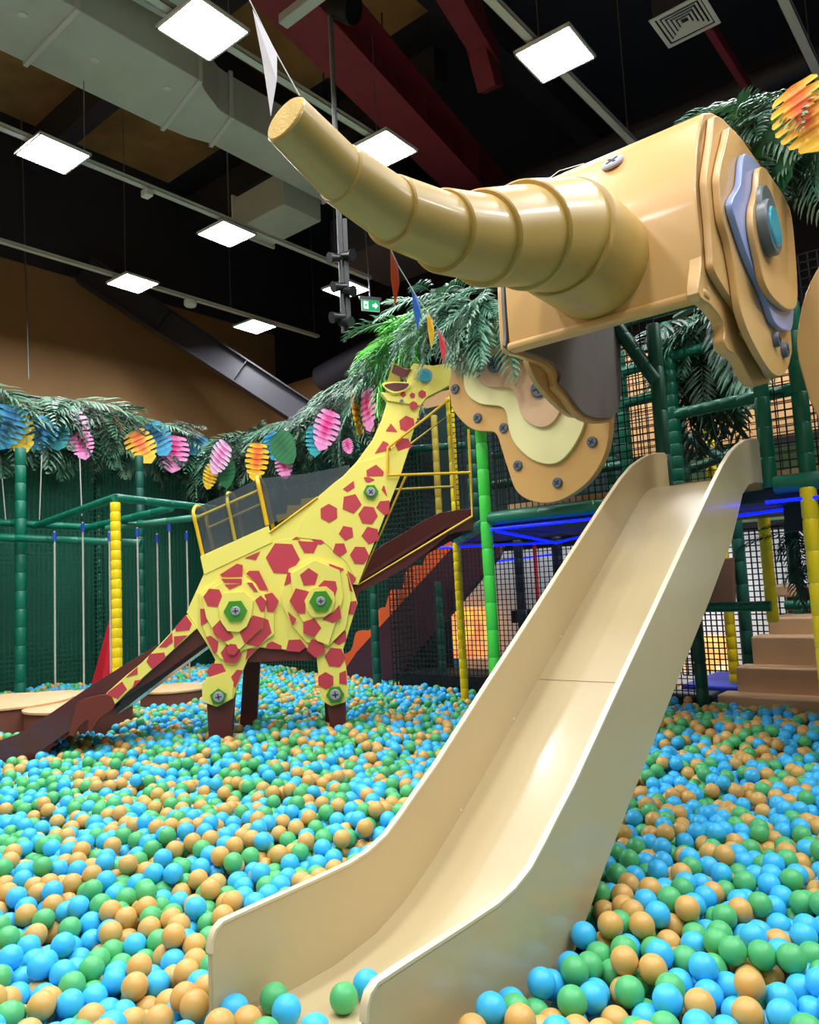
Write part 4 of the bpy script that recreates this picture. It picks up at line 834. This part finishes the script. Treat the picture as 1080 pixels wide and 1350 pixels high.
garland('bright palm fronds above the giraffe head', [onq(515, 455, .9), onq(545, 425, .6), onq(575, 405, .4)], 46, -E2*.5-E1*.4, 'gbbby', .5, .75, 4, hang=.3)
garland('palm fronds spilling over the left elephant ear', [onq(570, 385, .1), onq(610, 385, -.05), onq(650, 380, -.2), onq(690, 370, -.15)], 44, -E2*.7-E1*.2, 'gyyg', .45, .66, 5, hang=.3)
garland('palm fronds above the right elephant ear at the top right corner', [onq(985, 150, -.2), onq(1020, 135, -.25), onq(1075, 125, -.25), onq(1120, 125, -.25)], 50, -E2*.5-E1*.5, 'gyygd', .42, .62, 6, hang=.35)
garland('dark palm fronds hanging inside the net behind the elephant chin', [onq(890, 420, 1.2), onq(925, 400, 1.1), onq(960, 400, 1.0)], 34, -E2*.25, 'ddg', .6, .95, 7, hang=2.0, spread=.3)
garland('dark palm tuft under the platform at the right edge', [onq(1035, 690, 1.2), onq(1050, 690, 1.2), onq(1075, 690, 1.2)], 16, -E2*.3-E1*.2, 'd', .25, .38, 8, hang=.7)
# ---- monstera leaves
def leaf_mat(name, outer, inner):
    m = D.materials.new(name); m.use_nodes = True; nt = m.node_tree; bs = nt.nodes['Principled BSDF']; bs.inputs['Roughness'].default_value = .5
    tc = nt.nodes.new('ShaderNodeTexCoord'); mp = nt.nodes.new('ShaderNodeMapping'); mp.inputs['Scale'].default_value = (2.4, 1.15, 0); mp.inputs['Location'].default_value = (0, -.42, 0)
    ln = nt.nodes.new('ShaderNodeVectorMath'); ln.operation = 'LENGTH'; no = nt.nodes.new('ShaderNodeTexNoise'); no.inputs['Scale'].default_value = 9
    ad = nt.nodes.new('ShaderNodeMath'); ad.operation = 'MULTIPLY_ADD'; ad.inputs[1].default_value = .5
    rp = nt.nodes.new('ShaderNodeValToRGB'); rp.color_ramp.elements[0].position = .38; rp.color_ramp.elements[1].position = .85
    rp.color_ramp.elements[0].color = (*lin(inner), 1); rp.color_ramp.elements[1].color = (*lin(outer), 1)
    nt.links.new(tc.outputs['Object'], mp.inputs[0]); nt.links.new(mp.outputs[0], ln.inputs[0]); nt.links.new(tc.outputs['Object'], no.inputs['Vector']); nt.links.new(no.outputs['Fac'], ad.inputs[0]); nt.links.new(ln.outputs['Value'], ad.inputs[2]); nt.links.new(ad.outputs[0], rp.inputs[0]); nt.links.new(rp.outputs[0], bs.inputs['Base Color'])
    return m
LM = {'blue': leaf_mat('leaf_blue', (60, 160, 200), (20, 100, 150)), 'yellow': leaf_mat('leaf_yellow', (240, 205, 60), (230, 160, 40)), 'orange': leaf_mat('leaf_orange', (250, 196, 50), (245, 110, 60)), 'pink': leaf_mat('leaf_pink', (238, 150, 205), (215, 40, 130)), 'teal': leaf_mat('leaf_teal', (50, 170, 180), (20, 110, 140)), 'lilac': leaf_mat('leaf_lilac', (232, 190, 220), (220, 120, 180)), 'green': leaf_mat('leaf_green', (42, 110, 66), (36, 92, 56))}
def monstera_mesh(m, slits=True):
    n = 7; right = []
    def wd(t): return .42*(math.sin(PI*min(1, t*.93+.05))**.55)*(1-.18*t)
    for i in range(n):
        t0 = .06+.92*i/n; t1 = .06+.92*(i+1)/n
        a = (wd(t0+.025)-.01, t0+.005); c = (wd((t0+t1)/2)+.012, (t0+t1)/2-.02); b_ = (wd(t1-.025)-.012, t1-.05)
        right += [a, c, b_]
        if slits and i < n-1: right += [(.15+.05*(i % 2), t1-.045), (.14+.05*(i % 2), t1-.022)]
    out = [(0, .04)]+right+[(0, 1.0)]+[(-x, y) for x, y in right[::-1]]
    from mathutils.geometry import tessellate_polygon
    F0 = [list(t) for t in tessellate_polygon([[Vector((x, y, 0)) for x, y in out]])]
    V0 = [(x, y, -.25*x*x-.12*y*y) for x, y in out]; n = len(V0)
    me = D.meshes.new('monstera_leaf'); me.from_pydata(V0+[(x, y, z-.008) for x, y, z in V0], [], F0+[[i+n for i in f[::-1]] for f in F0]+[(i, n+i, n+(i+1) % n, (i+1) % n) for i in range(n)]); me.materials.append(m); return me
MM = {k: monstera_mesh(v, k != 'green') for k, v in LM.items()}
def leaf(px, py, spx, P, kind, label, rot, nrm):
    """px,py: centre; spx: full length in px; rot: direction of the tip in the leaf plane, 0 = down"""
    me = MM[kind]; o = D.objects.new('monstera_leaf', me); COL.objects.link(o)
    d = (M3.T@(P-EYE))[2]/FPX; L = spx*d; n = np.array(nrm, float); n /= np.linalg.norm(n)
    hx = np.cross(EZ, n); hx /= np.linalg.norm(hx); up = np.cross(n, hx)
    y = -up*math.cos(rot)+hx*math.sin(rot); x = np.cross(y, n)
    base = P-y*L*.5; mt = Matrix.Identity(4)
    for i in range(3): mt[i][0] = x[i]*L; mt[i][1] = y[i]*L; mt[i][2] = n[i]*L; mt[i][3] = base[i]
    o.matrix_basis = mt; tag(o, label, 'monstera leaf', 'coloured monstera leaves')
NL = E1*.9-E2*.5+EZ*.1; NB = -E2+EZ*.1-E1*.1
for px, py, sz, k, lab, rot in ((8, 562, 64, 'blue', 'blue monstera leaf at the left edge over a yellow one', -.3), (18, 566, 66, 'yellow', 'yellow monstera leaf at the left edge under a blue one', .5), (50, 572, 54, 'blue', 'blue monstera leaf right of the yellow one at the left edge', -.7),
                         (74, 572, 44, 'teal', 'teal monstera leaf beside the blue one in the left garland', .1), (96, 566, 56, 'lilac', 'pale pink monstera leaf half covered by fronds in the left garland', .2), (108, 586, 40, 'pink', 'small pink monstera leaf low under the fronds in the left garland', .2),
                         (187, 588, 50, 'orange', 'orange and yellow monstera leaf in the left garland', .5), (208, 578, 50, 'blue', 'blue monstera leaf between the orange and pink ones', .5), (229, 597, 52, 'pink', 'pink monstera leaf right of a blue one in the left garland', -.1), (260, 586, 32, 'blue', 'small blue monstera leaf near the corner of the garlands', -.6)):
    leaf(px, py, sz, ons(px, py, -8.85 if k not in ('yellow', 'teal', 'lilac') else -8.92), k, lab, rot, NL)
for px, py, sz, k, lab, rot, q in ((287, 603, 50, 'lilac', 'pale pink monstera leaf at the corner over a yellow one', -.7, 2.2), (275, 628, 36, 'yellow', 'yellow monstera leaf hanging lowest at the corner', -.4, 2.3), (336, 608, 54, 'orange', 'orange monstera leaf left of the pink one on the back garland', -.2, 2.2), (358, 588, 40, 'blue', 'blue monstera leaf behind the dark green one', .2, 2.3),
                            (373, 612, 40, 'pink', 'pink monstera leaf under the dark green one', .1, 2.2), (372, 590, 52, 'green', 'dark green broad leaf over the pink one on the back garland', .6, 2.1), (296, 622, 44, 'green', 'dark green broad leaf behind the corner garland', 0, 2.35), (427, 566, 58, 'pink', 'pink monstera leaf above the canopy net', -.45, 2.1), (414, 580, 44, 'teal', 'turquoise monstera leaf behind the pink one above the canopy', -.1, 2.2), (458, 588, 22, 'pink', 'tiny pink leaf tip left of the giraffe neck', .3, 2.1)):
    leaf(px, py, sz, onq(px, py, q-.35), k, lab, rot, NB+np.array([0, -.5, 0]))
leaf(482, 540, 60, onq(482, 540, 1.7), 'pink', 'large pink monstera leaf beside the giraffe neck', .1, NB-E1*.3); leaf(466, 545, 64, onq(466, 545, 1.8), 'yellow', 'narrow yellow monstera leaf behind the large pink one', -.2, NB-E1*1.6)
leaf(1058, 152, 104, onq(1058, 152, -.7), 'orange', 'large orange and yellow monstera leaf at the top right corner', .2, -E2-E1*.2); leaf(1010, 205, 110, onq(1010, 205, -.5), 'green', 'broad dark green leaf left of the large orange one', .1, -E2-E1*.5)
# ---- bunting
def bunting():
    t = thing('pennant_string', 'string of small coloured pennants tied past the elephant trunk', 'bunting', tpt((400, 128)))
    tip = tpt((395, 126))+np.array([0, 0, .0]); top = aty(325, -8, 2.2)
    a = tpt((515, 330))+np.array([0, .02, 0]); c = aty(592, 492, 5.0)
    low = [aty(x, y, Y) for x, y, Y in ((515, 328, 2.7), (525, 350, 2.9), (543, 380, 3.3), (551, 394, 3.5), (570, 421, 3.95), (586, 447, 4.4), (600, 470, 5.0))]
    for pts in ([top, (top+tip)/2-EZ*.01, tip], low):
        v, f = g_tube(pts, .0022, 5); obj('string', v, f, m_white, t)
    def pen(P, Q, tipp, col, nm):
        m = mat('pennant_'+nm, col, .7); P = np.array(P); Q = np.array(Q); T = np.array(tipp)
        mid = (Q+T)/2+np.array([.012, -.02, 0]); n = np.cross(Q-P, T-P); n = n/np.linalg.norm(n)*.0012
        v = [P, Q, (P*.5+T*.5)+n*6, mid, T]; v = v+[p+n for p in v]
        obj('pennant', v, [(0, 1, 3, 2), (2, 3, 4), (6, 8, 5), (5, 8, 6), (7, 8, 6, 5), (7, 9, 8)][:2]+[(5, 7, 8, 6), (7, 9, 8), (0, 5, 6, 1), (1, 6, 8, 3), (3, 8, 9, 4), (4, 9, 7, 2), (2, 7, 5, 0)], m, t)['label'] = nm+' pennant'
    def on(P, Q, w): return P*(1-w)+Q*w
    pen(aty(333, 12, 2.15), aty(365, 70, 2.1), aty(357, 153, 2.1), (232, 232, 240), 'white')
    def hang(x0, y0, x1, y1, px, py, Y, col, nm): pen(aty(x0, y0, Y-.03), aty(x1, y1, Y+.03), aty(px, py, Y), col, nm)
    hang(515, 331, 525, 350, 521, 404, 2.8, (240, 92, 46), 'orange'); hang(543, 380, 552, 396, 551, 436, 3.4, (40, 110, 210), 'blue'); hang(563, 411, 571, 423, 569, 461, 3.9, (240, 190, 40), 'yellow'); hang(578, 435, 586, 448, 585, 480, 4.3, (214, 62, 78), 'red')
bunting()
v, f = g_tube([tpt((640, 266)), W(-.2, -1.55, 3.25), W(-.12, -1.44, 3.46), W(-.02, -1.3, 3.6), W(.1, -1.2, 3.64)], .0022, 5); o = obj('white_cord', v, f, m_white); tag(o, 'thin white cord running along the top of the elephant head', 'cord')

# ================================================================== BALLS
RB = .0428
rng = np.random.default_rng(5)
def inside(P):
    x, y = P[:, 0], P[:, 1]; d = P[:, :2]-A0[:2]; s = d@E1[:2]; q = d@E2[:2]
    ok = (np.abs(x) < .62*y+.9) & (y > 1.45) & (y < 14)
    ok &= (s > -9.5) & (q < np.where(s < -4.3, 2.85, np.where(s < -1.0, 3.0, 1.78))) & ~((s > -.45) & (q > 1.82)) & (s < 4.2)
    return ok
def height(P):
    x, y = P[:, 0], P[:, 1]
    h = .025*np.sin(1.7*x+.6*y)+.02*np.sin(2.9*y-1.3*x+1)+.015*np.sin(5.1*x+3.7*y)
    return h+.012
NTRY = 90000
cand = np.stack([rng.uniform(-9, 9, NTRY*4), rng.uniform(1.4, 14, NTRY*4)], 1)
cand = cand[inside(cand)]
area = 18*12.6*len(cand)/(NTRY*4); N = int(area*500); cand = cand[:N] if len(cand) > N else cand
P = np.concatenate([cand, np.zeros((len(cand), 1))], 1); P[:, 2] = height(P)-RB-rng.uniform(0, .19, len(P))
def pairs(P, D0):
    g = np.floor(P/D0).astype(np.int64); g -= g.min(0); dim = g.max(0)+3; g += 1
    key = (g[:, 0]*dim[1]+g[:, 1])*dim[2]+g[:, 2]; o = np.argsort(key, kind='stable'); ks = key[o]; I = []; J = []
    uk, st, ct = np.unique(ks, return_index=True, return_counts=True)
    for dx in (-1, 0, 1):
        for dy in (-1, 0, 1):
            for dz in (-1, 0, 1):
                sh = (dx*dim[1]+dy)*dim[2]+dz
                if sh < 0: continue
                pos = np.searchsorted(uk, ks+sh); pos = np.minimum(pos, len(uk)-1); hit = uk[pos] == ks+sh
                for m_ in range(4):
                    w = hit & (ct[pos] > m_); i = np.nonzero(w)[0]; j = st[pos[i]]+m_
                    if sh == 0: k = j > i; i, j = i[k], j[k]
                    I.append(o[i]); J.append(o[j])
    return np.concatenate(I), np.concatenate(J)
for it in range(36):
    if it % 2 == 0: I, J = pairs(P, 2*RB)
    d = P[J]-P[I]; L = np.linalg.norm(d, axis=1); w = (L < 2*RB) & (L > 1e-6); i, j, d, l = I[w], J[w], d[w], L[w]
    c = (d/l[:, None])*((2*RB-l)*.5*.55)[:, None]; A_ = np.zeros_like(P)
    for k in range(3): A_[:, k] = np.bincount(j, c[:, k], len(P))-np.bincount(i, c[:, k], len(P))
    P += np.clip(A_, -.02, .02); P[:, 2] -= .0015
    hs = height(P); P[:, 2] = np.clip(P[:, 2], hs-.26, hs-RB+.022)
# keep what can be seen: drop balls deep under others, and those inside solid things
keep = inside(P) & (P[:, 2] > height(P)-.16)
du = (P[:, :2]-SC0[:2])@SU[:2]; dvv = (P[:, :2]-SC0[:2])@SV[:2]
keep &= ~((du > -.04) & (du < 1.32) & (dvv > -.065) & (dvv < SW+.065))
gx = (P-G0)@GX; gy = -((P-G0)@GN)
cb_ = np.array([G(x, y, 0) for x, y in botx[::-1]]); cgx = (cb_-G0)@GX
zb = np.interp(gx, cgx, cb_[:, 2]); keep &= ~((gx < -1.0) & (gy > -.06) & (gy < .74) & (P[:, 2] > zb-.05))
for P_, rr in ((G(448, 955, -.05), .1), (G(289, 960, -.06), .13), (G(318, 955, -.66), .13), (G(440, 950, -.66), .1)): keep &= np.linalg.norm(P[:, :2]-P_[:2], axis=1) > rr+.02
for o in list(COL.objects):
    nm = o.name.split('.')[0]
    if nm in ('padded_post',) and o.location.z < 0: keep &= np.linalg.norm(P[:, :2]-np.array(o.location[:2]), axis=1) > .09
    if nm == 'log_stump': keep &= (np.linalg.norm(P[:, :2]-np.array(o.location[:2]), axis=1) > .59*max(c.dimensions.x for c in o.children)) 
dd = P[:, :2]-A0[:2]; ss = dd@E1[:2]; qq = dd@E2[:2]
keep &= ~((ss > -4.3) & (ss < -2.9) & (qq > 1.84) & (qq < 2.7)); keep &= ~((ss > -4.3) & (np.abs(qq-1.85) < .045)); keep &= ~((ss > -4.2) & (qq > 1.93) & (qq < 2.37))
P = P[keep]
kind = rng.choice(3, len(P), p=[.40, .29, .31])
# balls lying on the slide mouth
ex = []
for px, py, u, v, c in ((337, 1318, .17, .07, 1), (367, 1326, .145, .155, 0), (417, 1316, .30, .235, 1), (437, 1293, .40, .235, 0), (411, 1343, .12, .3, 0), (313, 1338, .05, .035, 0), (345, 1346, .03, .12, 2), (372, 1350, .02, .21, 1), (440, 1350, .02, .40, 0)):
    zz = np.interp(u, [p[0] for p in bed], [p[1] for p in bed]); ex.append((*SP(u, v, zz+RB), c))
# ---- meshes
def ico(sub):
    bm = bmesh.new(); bmesh.ops.create_icosphere(bm, subdivisions=sub, radius=RB)
    V = np.array([v.co[:] for v in bm.verts]); Fi = np.array([[v.index for v in f.verts] for f in bm.faces]); bm.free(); return V, Fi
BM = [m_blue, m_green, m_tan]; V4, F4 = ico(5)
BMESH = []
for m in BM:
    me = D.meshes.new('ball'); me.from_pydata(V4.tolist(), [], F4.tolist()); me.polygons.foreach_set('use_smooth', np.ones(len(F4), dtype=bool)); me.materials.append(m); BMESH.append(me)
cnames = ['sky blue', 'green', 'tan orange']
def ball(p, c, label, group):
    o = D.objects.new('pit_ball', BMESH[c]); COL.objects.link(o); o.location = Vector(p); tag(o, label, 'ball', group)
exl = ['green ball on the slide mouth touching the left wall', 'blue ball on the slide mouth beside the green one at the left wall', 'green ball on the slide bed below a single blue one', 'blue ball lying highest on the slide bed', 'blue ball at the slide end below the two on the bed', 'blue ball in the corner of the slide end and left wall', 'tan ball at the slide end between blue and green ones', 'green ball at the very end of the slide bed', 'blue ball at the slide end near the right wall']
for e, l in zip(ex, exl): ball(e[:3], e[3], l, 'balls lying on the slide mouth')
cam_c = (P-EYE)@M3; zc = cam_c[:, 2]; ux = CX+FPX*cam_c[:, 0]/zc; uy = CY-FPX*cam_c[:, 1]/zc
vis = (ux > -25) & (ux < 1105) & (uy < 1380) & (P[:, 2] > height(P)-.085)
# the balls that show largest: nearest ones with nothing close above them
_, J0 = 0, 0
I, J = pairs(P, 2*RB); tops = np.ones(len(P), bool)
for a, c in ((I, J), (J, I)):
    dxy = np.linalg.norm(P[a][:, :2]-P[c][:, :2], axis=1); cov = (P[c][:, 2]-P[a][:, 2] > .045) & (dxy < .055); tops[a[cov]] = False
idx = np.nonzero(vis & tops)[0]; idx = idx[np.argsort(zc[idx])][:300-len(ex)]
for i in idx:
    right = (P[i, :2]-SC0[:2])@SV[:2] > .3
    ball(P[i], kind[i], '%s plastic ball in the nearest rows of the pit, %s the cream slide' % (cnames[kind[i]], 'right of' if right else 'left of'), '%s balls nearest the camera %s of the slide' % (cnames[kind[i]], 'right' if right else 'left'))
rest = np.ones(len(P), bool); rest[idx] = False; rest = np.nonzero(rest)[0]
def stuff(ids):
    VV = []; FF = []; MI = []; n0 = 0
    for sub, sel in ((4, zc[ids] < 3.0), (3, (zc[ids] >= 3.0) & (zc[ids] < 6.5)), (2, zc[ids] >= 6.5)):
        k = ids[sel]; 
        if not len(k): continue
        V, Fi = ico(sub); 
        VV.append((P[k][:, None, :]+V[None]).reshape(-1, 3)); FF.append((Fi[None]+(np.arange(len(k))*len(V))[:, None, None]+n0).reshape(-1, 3)); MI.append(np.repeat(kind[k], len(Fi))); n0 += len(k)*len(V)
    VV = np.concatenate(VV); FF = np.concatenate(FF); MI = np.concatenate(MI)
    base = np.array([0, 6., -.2]); me = D.meshes.new('pit_balls'); me.vertices.add(len(VV)); me.vertices.foreach_set('co', (VV-base).astype(np.float32).ravel())
    me.loops.add(len(FF)*3); me.loops.foreach_set('vertex_index', FF.astype(np.int32).ravel()); me.polygons.add(len(FF)); me.polygons.foreach_set('loop_start', np.arange(0, len(FF)*3, 3, dtype=np.int32)); me.polygons.foreach_set('loop_total', np.full(len(FF), 3, dtype=np.int32))
    me.polygons.foreach_set('material_index', MI.astype(np.int32)); me.polygons.foreach_set('use_smooth', np.ones(len(FF), dtype=bool))
    for m in BM: me.materials.append(m)
    me.update(calc_edges=True); o = D.objects.new('pit_balls', me); COL.objects.link(o); o.location = Vector(base)
    tag(o, 'sea of blue, green and tan plastic balls filling the pit to the nets', 'balls', kind='stuff')
stuff(rest)
print('BALLS', len(P), len(idx))

# ================================================================== LIGHT
wd = D.worlds.new('world'); SC.world = wd; wd.use_nodes = True; wd.node_tree.nodes['Background'].inputs[0].default_value = (.9, .95, 1, 1); wd.node_tree.nodes['Background'].inputs[1].default_value = .25
def lamp(c, e, size=.6):
    l = D.lights.new('ceiling_and_fill_lamp', 'AREA'); l.energy = e; l.size = size; l.color = (.97, .985, 1); o = D.objects.new('ceiling_and_fill_lamp', l); COL.objects.link(o); o.location = Vector(c)
for s in (-3.5, -1.33, .66, 2.9):
    for q in (-6.5, -4.0, -1.5):
        if (s, q) != (-3.5, -1.5): lamp(W(s, q, 6.3), 66)
for s, q in ((.66, 1.2), (2.9, 1.5), (-6.3, -4.5), (-9, -4), (5, -3), (5, -.5), (5, 2), (-6.3, -2)): lamp(W(s, q, 6.3), 95)  # the far right lamps are added as fill on the slide's outer wall
lamp(W(-1.6, 4.0, 1.5), 20, .5); lamp(W(1.2, 4.0, 1.5), 6, .5)  # fill lamps without fixtures, added to brighten the white wall behind the nets
SC.view_settings.view_transform = 'Standard'; SC.view_settings.look = 'None'; SC.view_settings.gamma = 1; SC.view_settings.exposure = .13
SC.cycles.max_bounces = 6; SC.cycles.transparent_max_bounces = 12; SC.cycles.use_denoising = True; SC.cycles.sample_clamp_indirect = 4
